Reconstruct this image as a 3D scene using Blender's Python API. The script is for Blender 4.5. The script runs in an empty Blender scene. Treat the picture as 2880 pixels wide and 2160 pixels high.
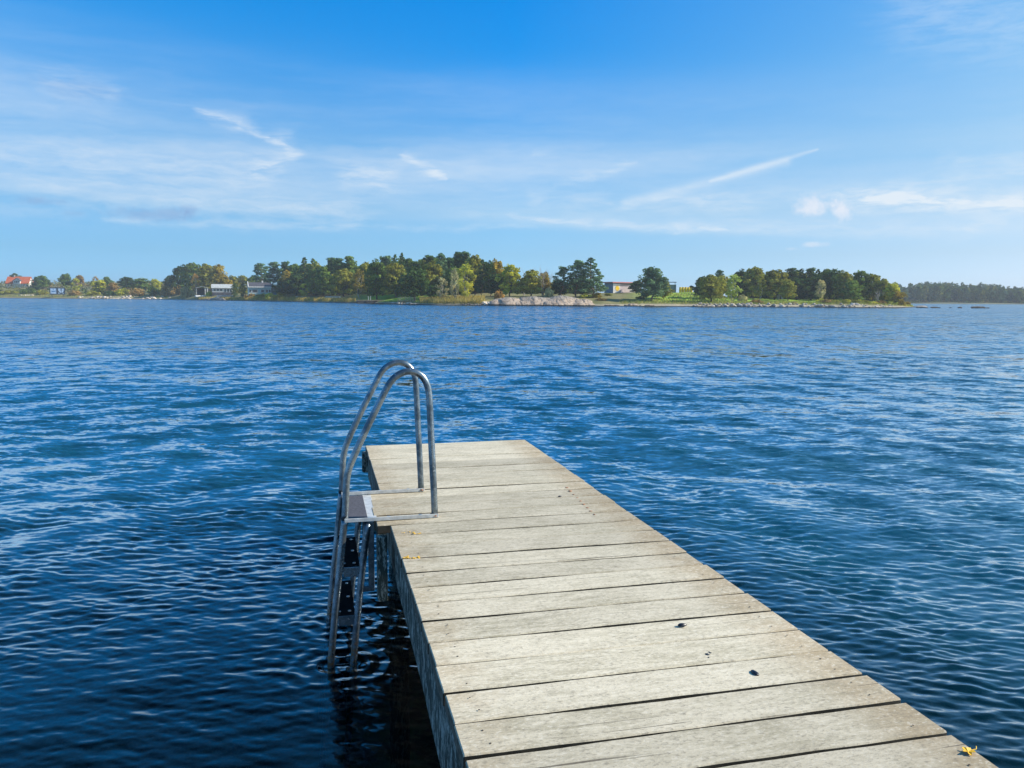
import bpy, math, random
import numpy as np
from mathutils import Vector, Matrix
R = math.radians
random.seed(7); rng = np.random.default_rng(7)
S = bpy.context.scene
COL = S.collection

# ------------------------------------------------------------------ camera
CAMZ, WPX, HPX, F = 1.915, 2880.0, 2160.0, 2238.0      # water level is z = 0, deck top is z = 0.765
PITCH, ROLL = R(6.162), R(0.367)
fwd = np.array([0, math.cos(PITCH), -math.sin(PITCH)]); r0 = np.array([1.0, 0, 0]); u0 = np.cross(r0, fwd)
RT = r0*math.cos(ROLL)+u0*math.sin(ROLL); UP = -r0*math.sin(ROLL)+u0*math.cos(ROLL)
cd = bpy.data.cameras.new('camera'); cam = bpy.data.objects.new('camera', cd); COL.objects.link(cam)
m = Matrix(((RT[0], UP[0], -fwd[0], 0), (RT[1], UP[1], -fwd[1], 0), (RT[2], UP[2], -fwd[2], CAMZ), (0, 0, 0, 1)))
cam.matrix_world = m
cd.sensor_width = 36.0; cd.lens = 36.0*F/WPX; cd.clip_end = 20000; cd.clip_start = 0.05
S.camera = cam
DECKZ = 0.765
YAW = R(13.66)
AX = np.array([-math.sin(YAW), math.cos(YAW)]); BX = np.array([math.cos(YAW), math.sin(YAW)])   # along / across the jetty

def hor(px): return 829.2+px*0.0064                      # picture row of the horizon
def ray(px, py):
    d = fwd*F+RT*(px-WPX/2)-UP*(py-HPX/2)
    return d/np.linalg.norm(d)
def azel(px, py):
    d = ray(px, py); return math.degrees(math.atan2(d[0], d[1])), math.degrees(math.asin(d[2]))
def ground(px, dist):                                     # plan position at a bearing and a distance ahead
    d = ray(px, hor(px)); return d[0]/d[1]*dist, dist
def zat(px, py, dist): return CAMZ+(hor(px)-py)/F*dist

# ------------------------------------------------------------------ sun, sky
SUN_AZ, SUN_EL = R(86), R(32)
sd = np.array([math.sin(SUN_AZ)*math.cos(SUN_EL), math.cos(SUN_AZ)*math.cos(SUN_EL), math.sin(SUN_EL)])
sl = bpy.data.lights.new('sun', 'SUN'); sl.energy = 5.0; sl.angle = R(0.5); sl.color = (1.0, 0.92, 0.79)
so = bpy.data.objects.new('sun', sl); COL.objects.link(so)
so.rotation_euler = Vector((-sd[0], -sd[1], -sd[2])).to_track_quat('-Z', 'Y').to_euler()
S.view_settings.view_transform = 'Standard'; S.view_settings.look = 'None'
S.view_settings.exposure = 0.6; S.view_settings.gamma = 1.0

class E:                                                  # tiny expression builder for shader math
    nt = None
    def __init__(s, sock): s.s = sock
    @staticmethod
    def _in(node, i, v):
        if isinstance(v, E): E.nt.links.new(v.s, node.inputs[i])
        else: node.inputs[i].default_value = v
    @staticmethod
    def m(op, *a):
        n = E.nt.nodes.new('ShaderNodeMath'); n.operation = op
        for i, v in enumerate(a): E._in(n, i, v)
        return E(n.outputs[0])
    def __add__(a, b): return E.m('ADD', a, b)
    __radd__ = __add__
    def __sub__(a, b): return E.m('SUBTRACT', a, b)
    def __rsub__(a, b): return E.m('SUBTRACT', b, a)
    def __mul__(a, b): return E.m('MULTIPLY', a, b)
    __rmul__ = __mul__
    def __truediv__(a, b): return E.m('DIVIDE', a, b)
    def pow(a, b): return E.m('POWER', a, b)
    def clamp(a):
        r = E.m('ADD', a, 0.0); r.s.node.use_clamp = True; return r
def vm(op, *a, out=0):
    n = E.nt.nodes.new('ShaderNodeVectorMath'); n.operation = op
    for i, v in enumerate(a):
        if isinstance(v, E): E.nt.links.new(v.s, n.inputs[i])
        elif op == 'SCALE' and i == 1: n.inputs['Scale'].default_value = v
        else: n.inputs[i].default_value = v
    return E(n.outputs[out])
def vscale(v, f):
    n = E.nt.nodes.new('ShaderNodeVectorMath'); n.operation = 'SCALE'
    E.nt.links.new(v.s, n.inputs[0])
    if isinstance(f, E): E.nt.links.new(f.s, n.inputs['Scale'])
    else: n.inputs['Scale'].default_value = f
    return E(n.outputs[0])
def comb(x, y, z=0.0):
    n = E.nt.nodes.new('ShaderNodeCombineXYZ')
    for i, v in enumerate((x, y, z)): E._in(n, i, v)
    return E(n.outputs[0])
def sep(v):
    n = E.nt.nodes.new('ShaderNodeSeparateXYZ'); E.nt.links.new(v.s, n.inputs[0]); return [E(o) for o in n.outputs]
def noise(vec, scale, detail=3, rough=0.5, w=None, dist=0.0, color=False):
    n = E.nt.nodes.new('ShaderNodeTexNoise')
    if w is not None:
        n.noise_dimensions = '4D'
        if isinstance(w, E): E.nt.links.new(w.s, n.inputs['W'])
        else: n.inputs['W'].default_value = w
    E.nt.links.new(vec.s, n.inputs['Vector'])
    n.inputs['Scale'].default_value = scale; n.inputs['Detail'].default_value = detail
    n.inputs['Roughness'].default_value = rough; n.inputs['Distortion'].default_value = dist
    return E(n.outputs['Color' if color else 'Fac'])
def smooth(x, lo, hi, a=0.0, b=1.0):
    n = E.nt.nodes.new('ShaderNodeMapRange'); n.interpolation_type = 'SMOOTHSTEP'
    for i, v in enumerate((x, lo, hi, a, b)): E._in(n, i, v)
    return E(n.outputs[0])
def linmap(x, lo, hi, a=0.0, b=1.0):
    n = E.nt.nodes.new('ShaderNodeMapRange')
    for i, v in enumerate((x, lo, hi, a, b)): E._in(n, i, v)
    return E(n.outputs[0])
def c4(c): return (c[0], c[1], c[2], 1.0)
def mixc(f, a, b, mode='MIX'):
    n = E.nt.nodes.new('ShaderNodeMix'); n.data_type = 'RGBA'; n.blend_type = mode
    E._in(n, 0, f)
    for i, v in ((6, a), (7, b)):
        if isinstance(v, E): E.nt.links.new(v.s, n.inputs[i])
        else: n.inputs[i].default_value = c4(v)
    return E(n.outputs[2])
def ramp(x, stops):
    n = E.nt.nodes.new('ShaderNodeValToRGB'); E.nt.links.new(x.s, n.inputs[0])
    el = n.color_ramp.elements
    while len(el) < len(stops): el.new(0.5)
    for e, (p, c) in zip(el, stops): e.position = p; e.color = c4(c)
    return E(n.outputs[0])
def lin(r, g, b):
    f = lambda v: (v/255/12.92 if v/255 <= 0.04045 else ((v/255+0.055)/1.055)**2.4)
    return (f(r), f(g), f(b))

world = bpy.data.worlds.new('World'); S.world = world; world.use_nodes = True
nt = world.node_tree; nt.nodes.clear(); E.nt = nt
sky = nt.nodes.new('ShaderNodeTexSky'); sky.sky_type = 'NISHITA'; sky.sun_disc = False
sky.sun_elevation = SUN_EL; sky.sun_rotation = SUN_AZ; sky.altitude = 0; sky.air_density = 1.0; sky.dust_density = 0.6; sky.ozone_density = 3.0
tc = nt.nodes.new('ShaderNodeTexCoord'); D = E(tc.outputs['Generated'])
dx, dy, dz = sep(D)
az = E.m('ARCTAN2', dx, dy)*57.29578; el = E.m('ARCSINE', dz)*57.29578
P = comb(az, el)
SKYCOL = E(sky.outputs[0])
# grade of the clear sky: the photograph's blue is deep and clean, paler toward the sun and the horizon
NISH = {-33: [(.427, .431, .338), (.448, .471, .381), (.436, .542, .52), (.329, .477, .575), (.231, .369, .535), (.166, .278, .452), (.128, .22, .381), (.089, .157, .289)],
        0: [(.387, .384, .298), (.41, .424, .337), (.404, .489, .457), (.308, .439, .523), (.224, .352, .503), (.166, .274, .441), (.134, .226, .388), (.101, .173, .317)],
        33: [(.602, .556, .404), (.62, .598, .449), (.584, .673, .609), (.433, .597, .707), (.325, .488, .682), (.25, .392, .612), (.206, .328, .544), (.159, .255, .448)]}
WANT = {-33: [(140, 198, 240), (139, 198, 240), (136, 197, 240), (126, 191, 240), (106, 181, 240), (70, 164, 239), (14, 148, 235), (52, 146, 222)],
        0: [(152, 206, 241), (151, 206, 241), (148, 204, 241), (136, 198, 242), (104, 181, 242), (34, 156, 241), (0, 143, 236), (48, 144, 222)],
        33: [(206, 228, 247), (205, 227, 247), (197, 225, 247), (178, 216, 247), (155, 206, 245), (132, 194, 245), (108, 181, 243), (95, 168, 228)]}
ELS = [0, 1, 3, 6, 10, 15, 20, 30]
s01 = (el/30.0).clamp(); g3 = []
for k_ in (-33, 0, 33):
    g3.append(ramp(s01, [(e_/30.0, tuple(t_/n_ for t_, n_ in zip(lin(*w_), q_))) for e_, w_, q_ in zip(ELS, WANT[k_], NISH[k_])]))
gl = mixc(linmap(az, 0.0, 33.0), mixc(linmap(az, -33.0, 0.0), g3[0], g3[1]), g3[2])
SKYG = mixc(1.0, SKYCOL, gl, 'MULTIPLY')
# cirrus veil and streaks
def seg(p1, p2, w, inten, soft=1.0):
    a = azel(*p1); b = azel(*p2); w = w/F*57.3
    A = (a[0], a[1], 0); BA = (b[0]-a[0], b[1]-a[1], 0); L2 = max(BA[0]**2+BA[1]**2, 1e-4)
    pa = vm('SUBTRACT', PW, A)
    h = (vm('DOT_PRODUCT', pa, BA, out=1)/L2).clamp()
    q = vm('SUBTRACT', pa, vscale(comb(BA[0], BA[1]), h))
    dd = vm('LENGTH', q, out=1)/w
    if soft: dd = dd/(0.25+0.75*E.m('SINE', h*2.6+0.4)) if soft > 1 else dd
    return E.m('EXPONENT', dd*dd*-1.0)*inten
warp = noise(vm('MULTIPLY', P, (0.25, 0.8, 1)), 1.0, 4, 0.6, color=True)
PW = vm('ADD', P, vm('MULTIPLY', vm('SUBTRACT', warp, (0.5, 0.5, 0.5)), (3.0, 0.9, 0)))
fine = noise(vm('MULTIPLY', PW, (0.35, 1.6, 1)), 1.3, 6, 0.62)
band = noise(vm('MULTIPLY', PW, (0.035, 0.38, 1)), 1.0, 5, 0.55, w=3.1)
tilt = el+az*0.035
veil = smooth(tilt, 4.6, 5.6)*smooth(tilt, 17.5, 7.5)*smooth(az, 30.0, -6.0, 0.45, 1.0)
V = veil*(0.22+0.8*smooth(band, 0.30, 0.70))*(0.6+0.8*fine)*0.52
# a few named wisps, streaks and the contrail
segs = [((560, 312), (770, 385), 13, .38, 2), ((795, 395), (812, 430), 15, .42, 1), ((735, 470), (770, 462), 20, .30, 1),
        ((1140, 440), (1245, 505), 12, .32, 2), ((980, 485), (1100, 512), 22, .26, 1), ((2400, 562), (2960, 566), 20, .5, 1), ((1560, 522), (1790, 455), 9, .16, 2),
        ((1440, 612), (2050, 648), 9, .26, 2), ((1900, 636), (2700, 655), 14, .22, 1), ((0, 572), (1000, 600), 26, .17, 1), ((300, 618), (1500, 640), 9, .20, 2),
        ((2500, 520), (2880, 482), 10, .18, 1), ((2720, 645), (2830, 622), 12, .3, 2), ((1850, 560), (2400, 545), 14, .14, 1), ((1515, 430), (1560, 436), 5, .2, 1), ((2600, 20), (2900, 70), 60, .20, 1), ((2420, 558), (2900, 575), 14, .4, 1), ((2650, 450), (2900, 446), 12, .2, 1),
        ((0, 450), (700, 500), 36, .12, 1), ((150, 238), (300, 262), 22, .16, 1), ((1500, 560), (2100, 580), 16, .16, 1)]
for s_ in segs: V = V+seg(s_[0], s_[1], s_[2]*1.45, s_[3]*0.78, s_[4])*(0.25+1.5*smooth(fine, 0.3, 0.7))
PWs = PW; PW = vm('ADD', P, vm('MULTIPLY', vm('SUBTRACT', warp, (0.5, 0.5, 0.5)), (0.5, 0.25, 0)))
V = V+seg((1760, 570), (2210, 456), 12, .30, 1)*(0.6+0.7*fine)+seg((2000, 510), (2300, 420), 8, .33, 2)*(0.7+0.5*fine)
V = V.clamp(); PW = PWs
skyc = mixc(V, SKYG, tuple(10*v for v in lin(226, 238, 249)))
# puffs: small sunlit cumulus right, small grey ones left
puffn = noise(P, 0.9, 6, 0.62, w=1.7)
def puff(px, py, rx, ry, k):
    a = azel(px, py); q = vm('DIVIDE', vm('SUBTRACT', P, (a[0], a[1], 0)), (rx/F*57.3, ry/F*57.3, 1))
    return smooth(vm('LENGTH', q, out=1)+(puffn-0.5)*2.8, 1.22, 0.15)*k
G = puff(112, 566, 46, 13, .42)+puff(430, 602, 120, 17, .45)+puff(540, 590, 26, 14, .4)+puff(210, 250, 110, 26, .14)+puff(220, 600, 30, 9, .25)
skyc = mixc(G.clamp(), skyc, tuple(10*v for v in lin(138, 168, 214)))
Cm = puff(2292, 582, 44, 34, 1.0)+puff(2364, 592, 32, 27, 1.0)+puff(2286, 687, 34, 9, .6)+puff(2225, 700, 22, 6, .3)
skyc = mixc((Cm*0.8).clamp(), skyc, tuple(10*v for v in lin(236, 240, 250)))
bg = nt.nodes.new('ShaderNodeBackground'); bg.inputs['Strength'].default_value = 0.066
wo = nt.nodes.new('ShaderNodeOutputWorld')
nt.links.new(skyc.s, bg.inputs[0]); nt.links.new(bg.outputs[0], wo.inputs[0])

# ------------------------------------------------------------------ helpers
def tag(o, label=None, cat=None, group=None, kind=None):
    if label: o['label'] = label
    if cat: o['category'] = cat
    if group: o['group'] = group
    if kind: o['kind'] = kind
    return o
def empty(name, loc, rz=0.0):
    o = bpy.data.objects.new(name, None); COL.objects.link(o); o.location = loc; o.rotation_euler.z = rz; o.empty_display_size = 0.2
    return o
def mesh(name, V_, F_, smooth_=False, mats=(), mi=None, cols=None):
    me = bpy.data.meshes.new(name)
    V_ = np.asarray(V_, dtype=np.float32).reshape(-1, 3)
    if isinstance(F_, np.ndarray):
        k = F_.shape[1]; n = len(F_)
        me.vertices.add(len(V_)); me.vertices.foreach_set('co', V_.ravel())
        me.loops.add(n*k); me.loops.foreach_set('vertex_index', F_.astype(np.int32).ravel())
        me.polygons.add(n); me.polygons.foreach_set('loop_start', np.arange(0, n*k, k, dtype=np.int32))
    else:
        me.from_pydata(V_.tolist(), [], F_)
    for m_ in mats: me.materials.append(m_)
    if mi is not None: me.polygons.foreach_set('material_index', np.asarray(mi, dtype=np.int32))
    me.polygons.foreach_set('use_smooth', [smooth_]*len(me.polygons))
    if cols is not None:
        a = me.color_attributes.new('tint', 'FLOAT_COLOR', 'POINT')
        cc = np.ones((len(V_), 4), dtype=np.float32); cc[:, :3] = cols; a.data.foreach_set('color', cc.ravel())
    me.update(); me.validate(); return me
def link(name, me, parent=None):
    o = bpy.data.objects.new(name, me); COL.objects.link(o)
    if parent: o.parent = parent
    return o
class MB:
    def __init__(s): s.v = []; s.f = []; s.mi = []; s.n = 0
    def add(s, V_, F_, mi=0):
        s.v.extend([tuple(p) for p in V_]); s.f.extend([[i+s.n for i in f] for f in F_]); s.mi += [mi]*len(F_); s.n += len(V_); return s
    def box(s, c, d, rz=0.0, mi=0, bev=0.0, ry=0.0):
        x, y, z = [k/2 for k in d]
        if bev > 0:
            b = min(bev, x*.9, y*.9, z*.9); V_ = []
            for zz, q in ((-z, b), (-z+b, 0), (z-b, 0), (z, b)):
                X, Y = x-q, y-q
                V_ += [(-X+b, -Y, zz), (X-b, -Y, zz), (X, -Y+b, zz), (X, Y-b, zz), (X-b, Y, zz), (-X+b, Y, zz), (-X, Y-b, zz), (-X, -Y+b, zz)]
            F_ = [list(range(7, -1, -1)), list(range(24, 32))]
            for k in range(3):
                for i in range(8): F_.append([k*8+i, k*8+(i+1) % 8, k*8+8+(i+1) % 8, k*8+8+i])
        else:
            V_ = [(a*x, b_*y, e*z) for e in (-1, 1) for a, b_ in ((-1, -1), (1, -1), (1, 1), (-1, 1))]
            F_ = [[3, 2, 1, 0], [4, 5, 6, 7]]+[[i, (i+1) % 4, 4+(i+1) % 4, 4+i] for i in range(4)]
        M = Matrix.Translation(c) @ Matrix.Rotation(rz, 4, 'Z') @ Matrix.Rotation(ry, 4, 'Y')
        return s.add([M @ Vector(p) for p in V_], F_, mi)
    def tube(s, pts, r, n=12, mi=0, cap=True):
        pts = [Vector(p) for p in pts]; rr = r if isinstance(r, (list, tuple)) else [r]*len(pts)
        t = (pts[1]-pts[0]).normalized(); a = t.orthogonal().normalized(); V_ = []
        for i, p in enumerate(pts):
            t2 = ((pts[min(i+1, len(pts)-1)]-pts[max(i-1, 0)])).normalized()
            a = (a-t2*a.dot(t2)).normalized(); b = t2.cross(a)
            for k in range(n):
                an = 2*math.pi*k/n; V_.append(p+(a*math.cos(an)+b*math.sin(an))*rr[i])
        F_ = [[i*n+k, i*n+(k+1) % n, (i+1)*n+(k+1) % n, (i+1)*n+k] for i in range(len(pts)-1) for k in range(n)]
        if cap: F_ += [list(range(n-1, -1, -1)), [(len(pts)-1)*n+k for k in range(n)]]
        return s.add(V_, F_, mi)
    def prism(s, poly, axis, a0, a1, mi=0):                # polygon in the plane across the axis, extruded
        n = len(poly)
        f = (lambda p, a: (p[0], a, p[1])) if axis == 'y' else ((lambda p, a: (a, p[0], p[1])) if axis == 'x' else (lambda p, a: (p[0], p[1], a)))
        V_ = [f(p, a0) for p in poly]+[f(p, a1) for p in poly]
        F_ = [list(range(n-1, -1, -1)), list(range(n, 2*n))]+[[i, (i+1) % n, n+(i+1) % n, n+i] for i in range(n)]
        return s.add(V_, F_, mi)
    def build(s, name, mats, parent=None, smooth_=False):
        if not isinstance(mats, (list, tuple)): mats = [mats]
        me = mesh(name, s.v, s.f, smooth_, mats, s.mi)
        bmn = bpy.data.meshes  # orientation
        import bmesh
        b = bmesh.new(); b.from_mesh(me); bmesh.ops.recalc_face_normals(b, faces=b.faces); b.to_mesh(me); b.free()
        return link(name, me, parent)
def catmull(pts, k=6):
    P_ = [np.array(p, float) for p in pts]; P_ = [2*P_[0]-P_[1]]+P_+[2*P_[-1]-P_[-2]]; out = []
    for i in range(1, len(P_)-2):
        for j in range(k):
            t = j/k; a, b, c, d = P_[i-1:i+3]
            out.append(0.5*((2*b)+(-a+c)*t+(2*a-5*b+4*c-d)*t*t+(-a+3*b-3*c+d)*t**3))
    out.append(P_[-2]); return out

def newmat(name):
    m_ = bpy.data.materials.new(name); m_.use_nodes = True; m_.node_tree.nodes.clear(); E.nt = m_.node_tree; return m_
def coord(kind='Object'):
    n = E.nt.nodes.new('ShaderNodeTexCoord'); return E(n.outputs[kind])
def geo(o='Position'):
    n = E.nt.nodes.new('ShaderNodeNewGeometry'); return E(n.outputs[o])
def objinfo(o):
    n = E.nt.nodes.new('ShaderNodeObjectInfo'); return E(n.outputs[o])
def out(color, rough=0.8, metal=0.0, bump=None, bs=0.3, bd=0.01, spec=0.3, emit=None):
    p = E.nt.nodes.new('ShaderNodeBsdfPrincipled')
    for nm, v in (('Base Color', color), ('Roughness', rough), ('Metallic', metal), ('Specular IOR Level', spec)):
        if isinstance(v, E): E.nt.links.new(v.s, p.inputs[nm])
        else: p.inputs[nm].default_value = c4(v) if nm == 'Base Color' else v
    if bump is not None:
        b = E.nt.nodes.new('ShaderNodeBump'); b.inputs['Strength'].default_value = bs; b.inputs['Distance'].default_value = bd
        E.nt.links.new(bump.s, b.inputs['Height']); E.nt.links.new(b.outputs[0], p.inputs['Normal'])
    o = E.nt.nodes.new('ShaderNodeOutputMaterial'); E.nt.links.new(p.outputs[0], o.inputs[0]); return p
def plain(name, c, rough=0.7, metal=0.0, var=0.15, scale=3.0, spec=0.3):
    m_ = newmat(name); n = noise(coord(), scale, 4, 0.6)
    out(mixc(smooth(n, 0.3, 0.7), tuple(v*(1-var) for v in c), tuple(min(1, v*(1+var)) for v in c)), rough, metal, n, 0.15, 0.01, spec); return m_

# ------------------------------------------------------------------ materials
def wood_top():
    m_ = newmat('weathered_deck_wood'); co = coord(); rnd = objinfo('Random'); w = rnd*37.0
    cx, cy, cz = sep(co)
    grain = noise(vm('MULTIPLY', co, (7.0, 48.0, 8.0)), 1.0, 5, 0.65, w=w, dist=0.6)
    fineg = noise(vm('MULTIPLY', co, (42.0, 160.0, 30.0)), 1.0, 3, 0.7, w=w)
    speck = noise(vm('MULTIPLY', co, (60.0, 110.0, 60.0)), 1.0, 4, 0.75, w=w)
    blot = noise(vm('MULTIPLY', co, (2.2, 4.5, 3.0)), 1.0, 5, 0.62, w=w)
    blot2 = noise(vm('MULTIPLY', co, (5.0, 9.0, 3.0)), 1.0, 5, 0.7, w=w+9.0)
    c = mixc(smooth(blot, 0.34, 0.66), (0.37, 0.355, 0.275), (0.52, 0.50, 0.41))
    c = mixc(smooth(grain, 0.35, 0.65)*0.55, c, (0.66, 0.64, 0.54))
    ends = smooth(cx, 0.36, 0.60)*smooth(blot2, 0.25, 0.6)+smooth(cx, -0.42, -0.62)*smooth(blot2, 0.3, 0.6)*0.7
    c = mixc((ends*0.7).clamp(), c, (0.34, 0.27, 0.17))                       # brown wear at the board ends
    c = mixc(smooth(blot2, 0.54, 0.70)*0.5, c, (0.27, 0.26, 0.20))            # grey-green algae stains
    c = mixc(smooth(speck, 0.53, 0.64)*0.5, c, (0.20, 0.19, 0.165))
    c = mixc(smooth(speck, 0.46, 0.38)*0.55, c, (0.66, 0.65, 0.58))
    c = mixc(smooth(fineg, 0.56, 0.70)*0.6, c, (0.16, 0.15, 0.13))
    lich = noise(vm('MULTIPLY', co, (9.0, 9.0, 9.0)), 1.0, 6, 0.7, w=w+4.0)
    c = mixc(smooth(lich, 0.74, 0.80)*0.6, c, (0.55, 0.42, 0.12))
    crk = noise(vm('MULTIPLY', co, (1.3, 75.0, 1.0)), 1.0, 2, 0.5, w=w+2.0, dist=0.3); c = mixc(smooth(crk, 0.685, 0.72)*0.75, c, (0.07, 0.06, 0.05))
    val = linmap(rnd, 0, 1, 0.80, 1.10)
    c = mixc(1.0, c, comb(val*1.05, val*0.965, val*0.885), 'MULTIPLY')
    out(c, 0.85, 0, grain*0.6+fineg*0.5+speck*0.6, 0.55, 0.004, 0.2); return m_
def beam_wood():
    m_ = newmat('dark_peeling_beam_wood'); co = coord()
    a = noise(vm('MULTIPLY', co, (40.0, 30.0, 11.0)), 1.0, 6, 0.7); b = noise(co, 3.0, 4, 0.6)
    a2 = noise(vm('MULTIPLY', co, (140.0, 110.0, 40.0)), 1.0, 4, 0.7)
    c = mixc(smooth(b, 0.3, 0.7), (0.016, 0.026, 0.020), (0.045, 0.062, 0.052))
    c = mixc(smooth(a*0.6+a2*0.4, 0.49, 0.57), c, (0.25, 0.29, 0.265))
    out(c, 0.85, 0, a+a2*0.5, 0.6, 0.01); return m_
def steel():
    m_ = newmat('galvanised_steel'); co = geo()
    a = noise(co, 9.0, 6, 0.7); b = noise(co, 45.0, 4, 0.7); z = sep(co)[2]
    c = mixc(smooth(a, 0.35, 0.65), (0.09, 0.12, 0.145), (0.27, 0.32, 0.36))
    c = mixc(smooth(b, 0.58, 0.72)*0.6, c, (0.60, 0.64, 0.66))
    c = mixc(smooth(a+b*0.4, 0.80, 0.92)*0.6, c, (0.13, 0.15, 0.17))
    c = mixc(smooth(z, 0.22, 0.04)*smooth(b, 0.4, 0.6), c, (0.30, 0.17, 0.08))           # rust and algae by the water line
    out(c, smooth(a, 0.3, 0.7, 0.42, 0.22), 0.85, b, 0.25, 0.002, 0.5); return m_
M = {}
M['deck'] = wood_top(); M['beam'] = beam_wood(); M['steel'] = steel()
M['gap_shade_grime'] = plain('shaded_grimy_board_edge', (.045, .04, .03), .95, 0, .4, 20); M['endgrain'] = plain('end_grain', (.09, .085, .065), .95, 0, .5, 40)  # first: gap shade and dirt painted dark onto the boards' long edges
M['screw'] = plain('rusty_screw', (0.05, 0.035, 0.03), 0.6, 0.5, 0.4, 60)
M['rubber'] = plain('black_step_rubber', (0.006, 0.006, 0.007), 0.9, 0, 0.3, 30, 0.05)
M['grip'] = plain('grey_grip_sheet', (0.075, 0.075, 0.09), 0.9, 0, 0.25, 90)
M['bolt'] = plain('bright_bolt', (0.5, 0.5, 0.5), 0.4, 0.7, 0.2, 60)
M['alu'] = plain('flat_bar_steel', (0.55, 0.55, 0.53), 0.5, 0.25, 0.15, 30, 0.5)
M['rust'] = plain('rust_crust', (0.33, 0.17, 0.10), 0.9, 0, 0.4, 70)
M['shell'] = plain('blue_black_mussel', (0.012, 0.013, 0.02), 0.35, 0, 0.3, 80, 0.5)
M['leaf'] = plain('yellow_leaf', (0.72, 0.42, 0.02), 0.6, 0, 0.35, 40)
M['lichen'] = plain('yellow_lichen', (0.62, 0.36, 0.04), 0.9, 0, 0.35, 90)

# ------------------------------------------------------------------ water
WAVES = []
rw = np.random.default_rng(11)
for i in range(150):
    if i < 70: lam = 0.050*(3.2 ** (i/69.0)); th = rw.normal(R(4), R(27)); sl_ = 0.026          # ripples, 5 .. 16 cm
    else:
        lam = 0.16*(14.0 ** ((i-70)/79.0))
        if lam < 0.5: th = rw.normal(R(0), R(40)); sl_ = 0.012
        elif lam < 1.3: th = rw.choice([R(-63), R(72), R(10)])+rw.normal(0, R(9)); sl_ = 0.0095
        else: th = rw.choice([R(-60), R(60)])+rw.normal(0, R(9)); sl_ = 0.006
    lam *= rw.uniform(0.96, 1.04)
    WAVES.append((lam, th, sl_*rw.uniform(0.7, 1.3), rw.uniform(0, 6.28)))
def make_water():
    # one sheet: rings round the jetty, closer together near it, out past the horizon
    rs = [0.0, 0.35]
    while rs[-1] < 9000:
        r = rs[-1]; rs.append(r+min(max(r*r/(2300.0), 0.0075), r*0.035))
    rs = np.array(rs[1:])
    a_in = np.linspace(R(-41), R(41), 1000); a_out = np.linspace(R(41), R(319), 90)[1:-1]
    an = np.concatenate([a_in, a_out]); nr, na = len(rs), len(an)
    RR, AA = np.meshgrid(rs, an, indexing='ij'); X = RR*np.sin(AA); Y = RR*np.cos(AA)
    drr = np.gradient(rs)[:, None]*np.ones((1, na)); daa = np.where(np.abs((AA+np.pi) % (2*np.pi)-np.pi) < R(41.2), R(82)/1000, R(3.1))*RR
    H = np.zeros_like(X); miss = np.zeros_like(X)
    cyc = 0.0
    gust = 0.86+0.34*(0.5+0.5*np.sin(X*0.35+1.3*np.sin(Y*0.21)+Y*0.18))*(0.5+0.5*np.sin(Y*0.55-X*0.4+np.sin(X*0.3)))
    near = np.clip((RR-1.6)/4.5, 0, 1)*0.65+0.35
    near = np.where(X < 0.9, near*(0.35+0.65*np.clip((np.hypot(X+1.2, Y-1.8)-1.2)/4.0, 0, 1)), near)
    lw = 1/(1+np.exp(X*0.9)); wob = 1.2*np.sin(X*0.7+Y*0.31)+0.8*np.sin(Y*0.83-X*0.4)
    bands = lw*np.sin(2*np.pi/1.25*(-0.89*X+0.45*Y)+wob)+(1-lw)*np.sin(2*np.pi/1.1*(0.966*X+0.26*Y)+wob)
    gust = gust*(1+0.33*bands*np.exp(-(RR/45.0)**2))
    calm = near*np.where(X < 0.2, 1.0, 1.0)
    for lam, th, s, ph in WAVES:
        kx, ky = np.sin(th)*2*np.pi/lam, np.cos(th)*2*np.pi/lam
        # spacing along the travel direction
        tr = np.abs(np.cos(AA-th)); ta = np.abs(np.sin(AA-th)); sp = np.maximum(drr*tr, daa*ta)
        w = np.clip((lam/sp-2.5)/2.5, 0, 1)
        amp = s*lam/(2*np.pi)
        g = gust if lam < 0.7 else 1.0
        phs = kx*X+ky*Y+ph+0.6*np.sin(0.9*X/np.sqrt(lam)*0.5+ph)+0.5*np.sin(0.7*Y+ph*2)
        H += w*amp*g*calm*(np.sin(phs)+0.22*np.cos(2*phs))
        miss += (1-w*w)*(s*g*calm)**2*0.5
    for (v_, u_) in LADDER_FEET:                                      # rings round the ladder tubes
        cx, cy = AX*u_+BX*v_
        d = np.hypot(X-cx, Y-cy)
        H += 0.0020*np.cos(2*np.pi*d/0.105+0.8)*np.exp(-((d-0.12)/0.22)**2)*(d < 1.2)
    Z = H*np.exp(-(RR/900.0)**2)
    V_ = np.stack([X, Y, Z], -1).reshape(-1, 3)
    i = np.arange(nr-1)[:, None]; j = np.arange(na)[None, :]; j2 = (j+1) % na
    F_ = np.stack([i*na+j, i*na+j2, (i+1)*na+j2, (i+1)*na+j], -1).reshape(-1, 4)
    V_ = np.vstack([V_, [[0, 0, 0]]]); c = len(V_)-1
    me = mesh('water', V_, F_, True, [water_mat()])
    at = me.attributes.new('fine_slope', 'FLOAT', 'POINT')
    at.data.foreach_set('value', np.append(np.sqrt(miss).ravel(), 0.0).astype(np.float32))
    return link('water', me)
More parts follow.
